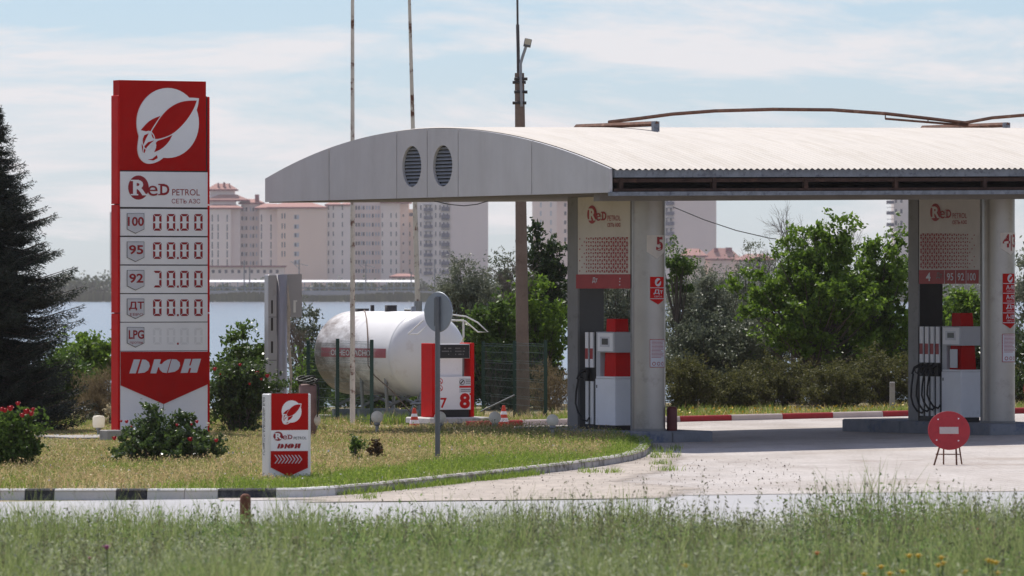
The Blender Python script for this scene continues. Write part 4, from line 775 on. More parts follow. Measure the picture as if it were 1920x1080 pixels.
# ------------------------------------------------------------------ poles
def pole(name, label, cat, pb_, pt_, Y, r0, r1, mat, group=None):
    a = at(*pb_, Y); b_ = at(*pt_, Y); a.z = gz(a.x, Y)-.05; r = thing(name, label, cat, a.x, a.y, 0, group=group)
    n_ = 10; m = MB(); m.tube([(Vector(a).lerp(b_, i/n_)-Vector((a.x, a.y, 0))) for i in range(n_+1)], [r0+(r1-r0)*i/n_ for i in range(n_+1)], 14); m.build('shaft', mat, r); return r, a, b_
r, a, b_ = pole('flagpole', 'upright rusty white flagpole in front of the gas tank', 'flagpole', (661, 800), (661, -260), 116, .052, .026, pale, 'flagpoles beside the tank')
m = MB(); m.lathe([(.03, b_.z), (.05, b_.z+.05), (.001, b_.z+.10)], 10, c=(0, 0, 0)); m.build('finial', pale, r, (b_.x-a.x, 0, 0))
r, a, b_ = pole('flagpole', 'slightly leaning pale flagpole rising behind the gas tank', 'flagpole', (789, 780), (761, -240), 131, .068, .022, pale, 'flagpoles beside the tank')
m = MB(); c_ = at(784.5, 577, 131); m.tube([Vector((c_.x-a.x-.01, 0, c_.z-.12)), Vector((c_.x-a.x-.005, 0, c_.z+.14))], .085, 12); m.tube([(c_.x-a.x-.3, 0, c_.z-.05), (c_.x-a.x, 0, c_.z-.05)], .025, 6); m.build('clamp', galv, r)
r, a, b_ = pole('utility_pole', 'thick brown utility pole with clamps, floodlight and thin mast', 'utility pole', (981, 790), (974, 137), 126, .145, .098, poleb)
def rel(px, py, dy=0): q = at(px, py, 126); return Vector((q.x-a.x, dy, q.z))
for py, x0, x1 in ((148, 964, 989), (154.5, 961, 986), (172.5, 964, 989), (193, 961, 987)):
    m = MB(); m.tube([rel(x0, py, -.12), rel(x1, py, -.12)], .028, 6); m.build('clamp', gap, r); m = MB(); m.tube([rel(x0, py, .12), rel(x1, py, .12)], .028, 6); m.build('clamp', gap, r)
m = MB(); m.tube([rel(972.5, 165), rel(971.5, 90), rel(970.5, 46)], .034, 8); m.tube([rel(970.5, 46), rel(968, -240)], .022, 8); m.build('antenna_mast', M('mast steel', (.09, .08, .08), .6, .3, .2, 5), r)
m = MB(); m.tube([rel(978, 200, -.13), rel(976.5, 150, -.13), rel(976, 120, -.1), rel(980, 106, -.1), rel(986, 88, -.12)], .03, 8); m.build('lamp_arm', galv, r)
m = MB(); R = Matrix.Translation(rel(989.5, 80, -.15)) @ Matrix.Rotation(radians(12), 4, 'Y') @ Matrix.Rotation(radians(-18), 4, 'X') ; m.cbox(-.075, .075, -.03, .05, -.085, .075, .01, T=R); fl = m.build('floodlight', gpost, r); m = MB(); m.box(-.062, .062, -.034, -.0305, -.06, .06, T=R); m.build('lens', M('yellowed lens', (.55, .47, .32), .4, 0, .05, 6), fl)
# ------------------------------------------------------------------ gas tank, saddles, dispenser, fence
Yt = 121.; ct = at(799, 664, Yt); RT = 80/F*Yt; MT = frame(ct.x, Yt, 0, TH); LT = 3.15; tk = thing('gas_tank', 'large white horizontal gas tank with faded red stripe, dirty at its far end', 'gas tank', ct.x, Yt, 0, TH); zc = ct.z
TX = Matrix.Translation((0, 0, zc)) @ Matrix.Rotation(-pi/2, 4, 'X')      # lathe axis z -> local +y
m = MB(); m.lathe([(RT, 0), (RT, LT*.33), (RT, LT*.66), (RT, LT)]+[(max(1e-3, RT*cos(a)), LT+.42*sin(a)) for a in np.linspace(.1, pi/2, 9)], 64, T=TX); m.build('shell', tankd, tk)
m = MB(); m.lathe([(max(1e-3, RT*sin(a)), -.46*cos(a)) for a in np.linspace(0, pi/2, 14)], 64, T=TX); m.build('dome_end', tankm, tk)
m = MB(); m.lathe([(RT+.004, -.012), (RT+.006, 0), (RT+.004, .012)], 64, T=TX); m.lathe([(RT+.003, LT*.5-.01), (RT+.004, LT*.5), (RT+.003, LT*.5+.01)], 64, T=TX); m.build('weld_seam', tankm, tk)
fst = M('faded stripe red', (.40, .10, .11), .6, 0, .15, 2, col2=(.50, .32, .29), thr=(.52, .66), dscale=2.5)
m = MB(); a0, a1 = -.085, .13; n_ = 6; v = []
for i in range(n_+1):
    aa = a0+(a1-a0)*i/n_
    for y in (.10, LT-.25): v.append((-(RT+.006)*cos(aa), y, zc+(RT+.006)*sin(aa)))
m.add(v, [(2*i, 2*i+2, 2*i+3, 2*i+1) for i in range(n_)], True); sp_ = m.build('stripe', fst, tk)
m = MB(); v, f_ = glyphs('ОГНЕОПАСНО', .02, 0); m.add([(-(RT+.014), 2.45-a*1.7, zc-.04+b_*.115) for a, b_ in v], [tuple(q) for q in f_]); m.build('stripe_lettering', white2, sp_)
for y in (.45, 1.5, 2.6):
    m = MB()
    for s in (-1, 1): m.tube([(s*.62, y, .15), (s*.66, y, zc-.42)], .035, 6); m.tube([(s*.62, y, .28), (s*.1, y, zc-RT+.02)], .03, 6)
    m.box(-.72, .72, y-.06, y+.06, .06, .2); m.build('saddle', galv, tk)
m = MB(); m.box(-.85, .85, -.3, LT+.3, -.1, .07); m.build('skid', conc, tk)
for y, w, h in ((.55, .05, .1), (1.5, .12, .12), (2.3, .04, .12), (2.75, .14, .05)): MB().lathe([(w, -.04), (w, h), (.001, h)], 14, c=(0, y, zc+RT)).build('valve', gap if y > 1 else galv, tk)
m = MB(); m.tube([(-(RT+.02)*sin(a), (116-80*sin(a))/43.5, zc+(RT+.02)*cos(a)) for a in np.linspace(0, pi/2, 9)]+[(-RT-.03, .8, zc-.22), (-RT-.02, .55, zc-.42), (-RT*.8, .15, zc-.72), (-.5, -.35, .15)], .012, 6); m.build('pipe', poleb, tk)
rw = M('white rail paint', (.80, .79, .77), .5, 0, .05, 4)
tl = lambda px, py, Y: (MT.inverted() @ at(px, py, Y))
m = MB()
m.tube([tl(765, 626, 119.9), tl(793.5, 600.5, 119.9), tl(803, 607.5, 119.9), tl(783, 627, 119.9), tl(765, 626, 119.9)], .013, 6); m.build('guard_rail', rw, tk)
m = MB(); m.tube([tl(847, 590, 120.2), tl(874, 593.5, 120.2), tl(896, 605, 120.2), tl(915, 622.5, 120.2), tl(896, 622.5, 120.2), tl(872, 602, 120.2), tl(847, 600, 120.2)], .014, 6); m.tube([tl(869, 601, 120.2), tl(869, 632, 120.2)], .02, 6); m.tube([tl(840, 601, 120.2), tl(870, 601, 120.2)], .016, 6); m.tube([tl(869, 632, 120.2), tl(860, 660, 120.6)], .016, 6); m.build('guard_rail', rw, tk)
m = MB(); 
for k in range(3): m.tube([(-.3+.25*k, -.3, .1), (-.3+.25*k, -.35, .55), (.1+.2*k, -.4, .6)], .03, 8)
m.lathe([(.09, 0), (.09, .05), (.001, .05)], 12, c=(-.25, -.45, .5)); m.tube([(-.6, -.5, .35), (.5, -.5, .38)], .025, 8); m.tube([(-.5, -.2, .06), (-.4, -.3, .4), (.2, -.2, .45)], .025, 8); m.build('pipework', galv, tk)
dpz = at(815, 700, 116.5); MDp = frame(dpz.x, 116.5, 0, TH); fdp = Face(MDp, 0); gd = thing('gas_dispenser', 'red and white gas dispenser marked 7 and 8 in front of the tank', 'gas dispenser', dpz.x, 116.5, 0, TH)
X = lambda px: fdp.p(px, 700)[0]; Z = lambda py: fdp.p(850, py)[1]; ZL = Z(782)
m = MB(); m.cbox(X(815)-.07, X(815), -.03, .42, ZL, Z(643.5), .008); m.build('side_column', redb, gd); m = MB(); m.cbox(X(881), X(888), -.03, .42, ZL, Z(643), .008); m.build('side_column', redb, gd)
m = MB(); m.box(X(815.5), X(880.5), 0, .38, Z(672)+.0, Z(645)); h = m.build('display_head', white, gd); m = MB(); m.box(X(818.5), X(879.5), -.012, -.001, Z(671.5), Z(646.5)); m.build('display_glass', black, h)
m = MB(); rr_ = random.Random(2)
for k in range(3):
    for x0_, n_ in ((828, 9), (853, 9)):
        for i in range(n_):
            if rr_.random() < .7: fdp.rect(m, x0_+i*2, 652+k*5.6, x0_+i*2+1.3, 654+k*5.6, -.016)
m.build('display_marks', postm, h)
m = MB(); m.box(X(816), X(869), .05, .34, Z(706), Z(672)-.001); m.build('neck', white, gd); m = MB(); m.box(X(869)+.002, X(876), .12, .3, Z(706), Z(672)-.001); m.build('neck_side', galv, gd)
m = MB(); m.cbox(X(815.5), X(883.5), -.025, .36, Z(768), Z(706), .006); cb_ = m.build('cabinet', white, gd); m = MB(); m.box(X(832), X(879), .0, .36, ZL, Z(768)-.002); m.build('base', black, gd)
m = MB(); fdp.text(m, '7', 824.5, 746, 836.5, 765, -.029, .02); fdp.text(m, '8', 860.5, 737, 880, 766, -.029, .045)
fdp.rect(m, 860, 723.5, 882, 726.8, -.029); fdp.rect(m, 879, 737, 882, 740.5, -.0292)
for cy in (715, 728): m.prism(fdp.poly(ell(824, cy, 5, 5.6, 24)), -.029, None, holes=[fdp.poly(ell(824, cy, 3.9, 4.5, 24))]); m.prism(fdp.poly([(821, cy-3.5), (822, cy-4.2), (827.5, cy+3.5), (826.5, cy+4.2)]), -.0295, None)
m.build('numbers', redb, cb_)
m = MB(); fdp.rect(m, 860, 709, 882, 736, -.0265); st_ = m.build('safety_sticker', badge, cb_); m = MB(); m.prism(fdp.poly(ell(865, 716.5, 5, 5.2, 24)), -.029, None, holes=[fdp.poly(ell(865, 716.5, 4, 4.2, 24))]); m.prism(fdp.poly([(861.5, 718), (867.5, 712.5), (868.5, 713.5), (863.5, 720)]), -.0293, None)
for yy in (712, 715, 718, 730, 733): fdp.rect(m, 872 if yy < 720 else 863, yy, 881, yy+.9, -.028)
m.build('sticker_print', gap, st_)
for i, (px, py) in enumerate(((888, 660), )): m = MB(); m.tube([(X(888), .1, Z(655)), (X(892), .05, Z(668)), (X(893), .05, Z(690)), (X(890), .1, Z(705))], .014, 6); m.build('hose', black, gd)
m = MB(); m.cbox(X(792), X(910), -.28, .7, .055, ZL-.003, .02); o = m.build('dispenser_plinth', M('white plinth paint', (.62, .60, .57), .85, 0, .12, 3, .3, col2=(.36, .33, .30), thr=(.52, .7)), loc=(dpz.x, 116.5, 0)); o.rotation_euler = (0, 0, TH); tag(o, 'low whitish concrete plinth under the gas dispenser', 'plinth')
m = MB(); m.box(X(800), X(900), -.2, .6, -.1, .052); o = m.build('plinth_foot', conc, loc=(dpz.x, 116.5, 0)); o.rotation_euler = (0, 0, TH); o.name = 'footing'; tag(o, 'grey concrete footing below the dispenser plinth', 'footing')
def fence(label, posts):
    pts = [at(px, py, Y) for px, py, Y in posts]; r = thing('mesh_fence', label, 'fence', pts[0].x, pts[0].y, 0, group='green mesh fences round the tank'); o0 = Vector((pts[0].x, pts[0].y, 0))
    for p in pts: m = MB(); q = p-o0; m.box(q.x-.035, q.x+.035, q.y-.03, q.y+.03, -.2, p.z); m.build('post', greenp, r)
    for p, q in zip(pts, pts[1:]):
        m = MB(); d = Vector((q.x-p.x, q.y-p.y, 0)); ln = d.length; an = atan2(d.y, d.x); h = min(p.z, q.z)-.04; Tm = Matrix.Translation((p.x-o0.x, p.y-o0.y, 0)) @ Matrix.Rotation(an, 4, 'Z')
        for k in range(9):
            z = .08+(h-.08)*k/8
            for dz in ((0, .045) if k % 2 == 0 else (0,)): m.box(0, ln, -.004, .004, z-dz-.0025, z-dz+.0025, T=Tm)
        for k in range(int(ln/.06)): m.box(k*.06-.0012, k*.06+.0012, -.007, -.0045, .05, h, T=Tm)
        m.build('mesh_panel', greenp, r)
fence('green mesh fence running along the left side of the gas tank', [(697, 637, 118.2), (633, 635, 120.8), (578, 638, 123.4)])
fence('green mesh fence running back right of the gas dispenser', [(1023, 638, 121.2), (965, 639, 124.5), (906, 640, 127.8)])
m = MB(); p0 = at(900, 772, 124); p1 = at(965, 741, 124); m.tube([p0, p1], .016, 6); tag(m.build('loose_pipe', gpost), 'loose grey pipe leaning behind the green mesh fence', 'pipe')
# ------------------------------------------------------------------ grey cabinet, can with hose, small post, wires
b0 = at(503, 700, 111.5); MK = frame(b0.x, 111.5, 0, .28); fk = Face(MK, 0); kt = thing('electrical_cabinet', 'tall grey metal cabinet column with a box on its right, behind the bushes', 'cabinet', b0.x, 111.5, 0, .28)
X = lambda px: fk.p(px, 700)[0]; Z = lambda py: fk.p(520, py)[1]
m = MB(); m.cbox(0, X(519), 0, .3, -.05, Z(515), .01); m.build('flat_column', cabm, kt)
m = MB(); c_ = (X(519.5)+X(541))/2; rr_ = (X(541)-X(519.5))/2; m.lathe([(rr_, -.05), (rr_, Z(514.5)), (.001, Z(514.5))], 28, c=(c_, .12, 0)); m.build('round_column', cabm, kt)
m = MB(); fk.box(m, 536, 514, 569, 595, .12, .30); m.build('side_box', cabm, kt); m = MB(); fk.box(m, 553, 563, 557.5, 586, .112, .119); fk.box(m, 557.5, 563, 560, 566, .112, .119); m.build('hinge', white2, kt)
m = MB()
for a, b_, w in ((563, 588, 1.6), (596, 620, 2), (640, 662, 2)): fk.rect(m, 510-w, a, 510+w, b_, -.002)
for y in (594, 675): fk.rect(m, 503.5, y, 518.5, y+.8, -.002)
m.build('slot', gap, kt)
m = MB(); m.tube([(X(539), -.02, Z(535)), (X(541), -.03, Z(580)), (X(540), -.03, Z(640)), (X(545), -.03, Z(700)), (X(543), -.03, Z(740))], [.012, .03, .028, .025, .02], 8); m.build('wrapped_cable', M('dirty cable wrap', (.48, .42, .36), .9, 0, .25, 12), kt)
p = at(577, 800, 104); cn2 = thing('oil_drum', 'pinkish rusty drum with a coiled black hose behind the small direction sign', 'drum', p.x, 104, gz(p.x))
zt_ = at(577, 720, 104).z-cn2.location.z; m = MB(); m.lathe([(.001, 0), (.15, 0), (.15, zt_-.03), (.13, zt_), (.001, zt_)], 20); m.build('body', M('pinkish drum paint', (.24, .14, .13), .7, 0, .3, 6, .2), cn2)
for k in range(5): m = MB(); m.tube([(.16*cos(a)*(1+.05*k), .15*sin(a)-.02*k, zt_+.02+.02*k+.035*sin(a*2+k)) for a in np.linspace(0, 5.6, 18)], .012, 6); m.build('hose_coil', black, cn2)
m = MB(); m.tube([(.17, -.05, zt_), (.19, -.08, zt_-.2), (.165, -.1, zt_-.55)], .013, 6); m.build('hose_coil', black, cn2)
p = at(1673, 772, 122.5); p.z = gz(p.x); m = MB(); h = at(1673, 716, 122.5).z; m.cbox(-.05, .05, -.05, .05, -.1, h-p.z, .01); po = tag(m.build('concrete_post', conc, loc=tuple(p)), 'short grey concrete post in the bushes left of the right hand pump', 'post')
m = MB(); m.tube([at(1262, 388, 128), at(1320, 412, 129.5), at(1380, 432, 131), at(1440, 446, 133), at(1600, 470, 138)], .010, 5); tag(m.build('overhead_wire', gap), 'thin dark wire sloping down from the canopy to the trees', 'wire')
m = MB(); q = MC.inverted(); vv = [(q @ at(px, py, 103.5)) for px, py in ((815, 377), (840, 383), (870, 386), (895, 383), (915, 377))]; m.tube(vv, .008, 5); m.build('hanging_cable', gap, cn)
# low red bordered slab on the left
a = gnd(88, 831); b_ = gnd(196, 826); m = MB(); d = (b_-a); d.z = 0; ln = d.length; T = frame(a.x, a.y, gz(a.x), atan2(d.y, d.x)); o = m.box(0, ln, 0, 1.6, -.05, .11).build('paving_slab', conc); o.matrix_world = T; tag(o, 'low concrete slab with worn edge left of the price sign', 'slab')
m = MB(); m.box(-.02, ln*.55, 1.0, 1.12, .0, .17); o = m.build('slab_edging', kr); o.matrix_world = T; o.name = 'kerb_stone'; tag(o, 'red painted kerb stone lying along the low slab left of the price sign', 'kerb stone')
# ------------------------------------------------------------------ vegetation
barkm = M('grey brown bark', (.10, .08, .065), .95, 0, .3, 6, .5)
def crown_clumps(n, rx, ry, z0, z1, r, shape=0., bite=.22):
    P = []
    while len(P) < n:
        q = r.normal(size=3); q /= np.linalg.norm(q); q *= r.random()**(1/2.2)
        w = 1-shape*max(0, q[2])
        q = q*(1+bite*r.normal()*.6)
        P.append((q[0]*rx*w, q[1]*ry*w, (z0+z1)/2+q[2]*(z1-z0)/2))
    return np.array(P)
def plant(name, label, cat, x, y, z, rx, ry, z0, z1, mat, r, n=70, per=110, leaf=.07, wid=.5, cr=.22, trunk=.06, group=None, shape=.2, bite=.22, stems=1, extra=None, up=.1, limbs=1., bark=None, flowers=None):
    o = thing(name, label, cat, x, y, z, group=group); P = crown_clumps(n, rx, ry, z0, z1, r, shape, bite)
    if extra is not None: P = np.concatenate([P, np.array(extra)])
    m = MB(); zt_ = z0+(z1-z0)*.55
    for s in range(stems):
        bx, by = (r.uniform(-.5, .5)*rx*.5, r.uniform(-.3, .3)*ry) if stems > 1 else (0, 0); tx_, ty_ = bx+r.uniform(-.2, .2)*rx, by+r.uniform(-.2, .2)*ry
        m.tube([(bx, by, -.15), (bx*.9+.05*r.normal(), by, zt_*.35), (bx+(tx_-bx)*.5, by+(ty_-by)*.5, zt_*.7), (tx_, ty_, zt_*1.1)], [trunk*1.15, trunk*.9, trunk*.7, trunk*.35], 8)
    for p in P[:int(len(P)*limbs)]:
        h0 = max(.05, min(zt_, p[2]*.55+.1*r.normal())); k = h0/zt_
        a = Vector((0, 0, h0)) if stems == 1 else Vector((p[0]*.4, p[1]*.4, h0*.6)); b_ = Vector(p); mid = a.lerp(b_, .55)+Vector((0, 0, -.06*(b_-a).length))
        m.tube([a, mid, b_], [trunk*.34*(1-k*.4), trunk*.2, .004], 5, cap=False)
    m.build('trunk' if stems == 1 else 'stems', bark or barkm, o)
    LP = []
    for p in P:
        k = int(per*r.uniform(.5, 1.6)); s = cr*r.uniform(.65, 1.3); nt_ = 9; D_ = r.normal(size=(nt_, 3))*np.array([1, 1, .65]); D_ /= np.linalg.norm(D_, axis=1)[:, None]; D_[:, 2] += .25; D_ *= r.uniform(.6, 1.9, (nt_, 1))
        ti = r.integers(0, nt_, k); tt = r.random(k)**.6
        LP.append(p+D_[ti]*(tt*s)[:, None]+r.normal(size=(k, 3))*s*.17)
    LP = np.concatenate(LP); LP = LP[LP[:, 2] > .02-0*z]; V, Q = leaves(LP, leaf, wid, r, up); npmesh('crown', V, Q, mat, o)
    if flowers:
        fm, spots = flowers
        for (dx, dy, dz, s) in spots:
            m = MB(); m.ball((0, 0, 0), s*.62, 8, 6)
            for k in range(9):
                a = 2*pi*k/9; tl_ = .35 if k % 2 else .9; c_ = Vector((cos(a)*s*.55, sin(a)*s*.55, s*.12*(k % 3))); t1 = Vector((-sin(a), cos(a), 0))*s*.5; t2 = Vector((cos(a)*(1-tl_), sin(a)*(1-tl_), tl_))*s*.6
                m.add([c_-t1*.7-t2*.4, c_+t1*.7-t2*.4, c_+t1+t2*.5, c_+t2, c_-t1+t2*.5], [(0, 1, 2, 3, 4)])
            m.build('blossom', fm, o, (dx, dy, dz))
    return o
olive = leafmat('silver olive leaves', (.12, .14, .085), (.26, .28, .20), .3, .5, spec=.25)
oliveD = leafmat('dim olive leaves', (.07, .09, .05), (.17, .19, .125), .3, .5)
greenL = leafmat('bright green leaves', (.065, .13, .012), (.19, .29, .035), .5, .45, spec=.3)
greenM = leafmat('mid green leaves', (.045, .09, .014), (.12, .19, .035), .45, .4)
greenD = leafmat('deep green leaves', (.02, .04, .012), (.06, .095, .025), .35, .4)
hedgeL = leafmat('brownish hedge leaves', (.045, .052, .014), (.15, .145, .045), .4, .6)
dryL = leafmat('dry weed stems', (.13, .095, .05), (.26, .20, .11), .3, .8)
roseL = leafmat('rose leaves', (.03, .058, .014), (.10, .155, .034), .4, .35, spec=.5)
need = leafmat('spruce needles', (.012, .020, .014), (.045, .062, .042), .2, .5)
flred = M('red rose petals', (.45, .012, .025), .6, 0, .25, 12); flpink = M('faded pink petals', (.42, .05, .10), .6, 0, .25, 12)
r = np.random.default_rng(21)
def pl(px, Y): p = at(px, 540, Y); return p.x, Y, gz(p.x, Y)
def tree(px, Y, ptop, pbot, pw, label, mat, name='tree', cat='tree', z0=None, **k):
    x, y, z = pl(px, Y); zt_ = at(px, ptop, Y).z-z; zb = at(px, pbot, Y).z-z; rx = pw/2/F*Y
    k.setdefault('ry', rx*.9); ry = k.pop('ry')
    return plant(name, label, cat, x, y, z, rx, ry, max(.0, zb), zt_, mat, r, **k)
# right-hand belt, back to front
tree(1315, 137, 500, 730, 185, 'silvery olive tree right of the number five column', olive, n=170, per=230, leaf=.072, wid=.34, cr=.24, trunk=.09, stems=2)
tree(1400, 139, 478, 720, 130, 'silvery grey tree half behind the bright green tree', olive, n=120, per=200, leaf=.072, wid=.3, cr=.26, trunk=.09)
tree(1490, 143, 440, 620, 120, 'pale thin topped tree behind the bright green tree', oliveD, n=40, per=60, leaf=.08, wid=.4, cr=.26, trunk=.07)
tree(1160, 136, 470, 740, 130, 'silvery olive tree seen through the first pump frame', olive, n=110, per=200, leaf=.072, wid=.3, cr=.26, trunk=.08, stems=2)
tree(1268, 135, 458, 560, 70, 'small leafy tree rising just right of the number five column', greenM, n=26, per=80, leaf=.08, wid=.55, cr=.18, trunk=.05)
tree(1525, 133, 440, 690, 250, 'broad bright green tree between the two pump columns', greenL, n=190, per=165, leaf=.10, wid=.55, cr=.23, trunk=.10, bite=.25, extra=[(.58, 0, 3.45), (.62, 0, 3.7), (.60, .1, 3.95), (.5, 0, 3.2), (.40, .1, 2.95), (.66, 0, 3.55), (-.35, 0, 2.9)])
tree(1648, 134, 445, 700, 125, 'bright green tree just left of the right hand pump post', greenL, n=105, per=150, leaf=.10, wid=.55, cr=.22, trunk=.09, bite=.3, extra=[(.3, 0, 3.2), (.45, 0, 3.45), (.5, 0, 3.0), (.42, 0, 3.6), (.1, 0, 2.9)])
tree(1420, 136, 590, 745, 150, 'grey green shrub filling the gap left of the bright green tree', oliveD, name='shrub', cat='shrub', n=110, per=190, leaf=.075, wid=.4, cr=.25, trunk=.05, stems=3)
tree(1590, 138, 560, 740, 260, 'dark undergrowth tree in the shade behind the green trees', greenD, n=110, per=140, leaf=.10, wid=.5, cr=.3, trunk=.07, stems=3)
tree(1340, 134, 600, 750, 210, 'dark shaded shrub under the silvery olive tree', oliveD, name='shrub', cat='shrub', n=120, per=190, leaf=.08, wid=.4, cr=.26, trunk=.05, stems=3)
tree(1770, 140, 540, 760, 150, 'green shrub seen through the right hand pump frame', greenM, name='shrub', cat='shrub', n=80, per=140, leaf=.10, wid=.5, cr=.26, trunk=.06, stems=3)
tree(1815, 133, 545, 640, 70, 'yellow green tree top under the right hand header panel', greenL, n=30, per=110, leaf=.10, wid=.55, cr=.22, trunk=.06)
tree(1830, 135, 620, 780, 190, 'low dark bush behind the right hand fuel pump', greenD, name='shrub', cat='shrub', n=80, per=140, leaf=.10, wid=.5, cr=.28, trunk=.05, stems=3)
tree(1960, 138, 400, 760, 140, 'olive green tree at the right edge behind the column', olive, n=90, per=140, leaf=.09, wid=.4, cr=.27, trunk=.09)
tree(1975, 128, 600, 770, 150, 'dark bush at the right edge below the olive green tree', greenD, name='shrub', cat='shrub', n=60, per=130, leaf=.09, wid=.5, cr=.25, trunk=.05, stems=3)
for i, (px, w, tp, lab) in enumerate(((1290, 95, 684, 'clipped brownish bush nearest the number five column'), (1374, 78, 692, 'small low brownish bush second from the number five column'), (1465, 120, 676, 'wide dark brownish bush below the bright green tree'), (1568, 95, 682, 'brownish bush left of the short concrete post'), (1660, 130, 668, 'tall brownish bush behind the short concrete post'), (1765, 110, 690, 'brownish bush behind the right hand fuel pump'), (1925, 120, 690, 'brownish bush right of the right hand column'))):
    tree(px, 125.6+.8*(i % 3)+.012*(px-1290)*.6, tp+(-6, 8, -4, 6, -8, 0, 4)[i], 774, w*1.28, lab, hedgeL, ry=.75, name='bush', cat='bush', group='brownish hedge bushes behind the forecourt kerb', n=110, per=190, leaf=.048, wid=.42, cr=.16, trunk=.03, stems=6, shape=.05)
# centre, behind the tank and fence
tree(878, 139, 488, 690, 130, 'silvery olive tree behind the round sign', olive, n=140, per=220, leaf=.072, wid=.3, cr=.25, trunk=.09, stems=2)
tree(948, 142, 480, 680, 70, 'dim olive tree left of the utility pole', oliveD, n=60, per=130, leaf=.085, wid=.35, cr=.26, trunk=.08)
tree(1022, 137, 440, 640, 100, 'dark leafed tree with a thin top right of the utility pole', greenD, n=75, per=110, leaf=.10, wid=.5, cr=.22, trunk=.07, bite=.3, extra=[(-.28, 0, 3.2), (-.26, 0, 3.5), (-.25, 0, 3.75), (-.22, 0, 3.95), (-.2, 0, 3.0), (.1, 0, 3.3)])
tree(1010, 134, 535, 740, 140, 'bright green shrub behind the fence right of the utility pole', greenL, name='shrub', cat='shrub', n=75, per=120, leaf=.10, wid=.55, cr=.22, trunk=.05, stems=3)
tree(925, 133, 560, 700, 110, 'green shrub behind the fence left of the utility pole', greenM, name='shrub', cat='shrub', n=60, per=120, leaf=.10, wid=.55, cr=.22, trunk=.05, stems=3)
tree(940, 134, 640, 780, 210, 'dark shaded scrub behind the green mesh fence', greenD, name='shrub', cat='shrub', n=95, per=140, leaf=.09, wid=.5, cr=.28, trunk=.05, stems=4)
tree(1030, 128.5, 690, 782, 110, 'dry brown scrub at the foot of the utility pole', dryL, name='shrub', cat='shrub', n=50, per=110, leaf=.09, wid=.12, cr=.2, trunk=.02, stems=5, up=1.2)
tree(720, 134, 705, 790, 260, 'low green scrub under and behind the gas tank', greenM, name='shrub', cat='shrub', n=90, per=130, leaf=.09, wid=.45, cr=.22, trunk=.04, stems=5)
tree(575, 131, 570, 790, 75, 'grey green bush between the grey cabinet and the tank', oliveD, name='bush', cat='bush', n=60, per=120, leaf=.08, wid=.35, cr=.2, trunk=.04, stems=3)
tree(588, 127, 660, 795, 70, 'green bush at the left end of the gas tank', greenM, name='bush', cat='bush', n=50, per=120, leaf=.09, wid=.4, cr=.2, trunk=.04, stems=3)
def blooms(pts, x, y, Y, s): return [((px-960)/F*Y-x, dy, CH-(py-540)/F*Y-gz(x, Y), s*q) for px, py, dy, q in pts]
x, y, z = pl(452, 109)
tree(452, 112.5, 612, 800, 125, 'tall light green bush left of the grey cabinet', greenM, name='bush', cat='bush', n=85, per=130, leaf=.085, wid=.5, cr=.19, trunk=.05, stems=4, bite=.3)
tree(452, 109, 668, 803, 120, 'dark rose bush with red blooms below the grey cabinet', roseL, name='rose_bush', cat='rose bush', n=85, per=140, leaf=.065, wid=.6, cr=.17, trunk=.03, stems=6, group='rose bushes',
     flowers=(flred, [((px-960)/F*109-x, -.45, CH-(py-540)/F*108.5-z, s) for px, py, s in ((405, 692, .05), (416, 701, .03), (452, 684, .04), (484, 699, .045), (503, 705, .05), (492, 711, .035), (423, 822, .04), (470, 720, .03))]))
x, y, z = pl(312, 89.5)
tree(312, 89.5, 800, 900, 208, 'wide rose bush with dark red blooms in front of the tall price sign', roseL, name='rose_bush', cat='rose bush', n=120, per=170, leaf=.055, wid=.6, cr=.115, trunk=.02, stems=8, group='rose bushes', shape=.35, bite=.28,
     extra=[(-.24, 0, .62), (-.22, 0, .74), (-.20, 0, .84), (-.27, .1, .68), (.12, 0, .66), (.18, 0, .76), (.24, 0, .80), (.33, 0, .68), (-.45, 0, .52), (.5, 0, .54), (-.18, 0, .80)],
     flowers=(flred, [((px-960)/F*89.5-x, -.46, CH-(py-540)/F*89-z, s) for px, py, s in ((241, 791, .035), (231, 790, .025), (372, 791, .035), (218, 822, .045), (360, 824, .05), (408, 826, .04), (335, 797, .03), (362, 796, .022), (250, 800, .02))]))
x, y, z = pl(12, 87)
tree(12, 87, 772, 910, 125, 'light green rose bush with red blooms at the left edge', greenM, name='rose_bush', cat='rose bush', n=90, per=140, leaf=.06, wid=.6, cr=.14, trunk=.025, stems=7, group='rose bushes', bite=.28,
     flowers=(flred, [((px-960)/F*87-x, -.42, CH-(py-540)/F*86.5-z, s) for px, py, s in ((8, 768, .05), (24, 766, .06), (38, 757, .045), (54, 772, .06), (63, 776, .05), (46, 779, .05), (66, 768, .04), (14, 770, .05), (-20, 775, .05))]))
for px, h, lab in ((668, 818, 'thin twiggy young plant with few leaves on the dry island'), (700, 822, 'thin reddish young plant beside its twin on the dry island')):
    tree(px, 89, h, 868, 26, lab, M_ if False else (greenM if px < 690 else leafmat('reddish leaves', (.05, .035, .015), (.12, .07, .03), .3)), name='young_plant', cat='plant', n=18, per=34, leaf=.045, wid=.6, cr=.06, trunk=.010, stems=3, group='young plants on the island')
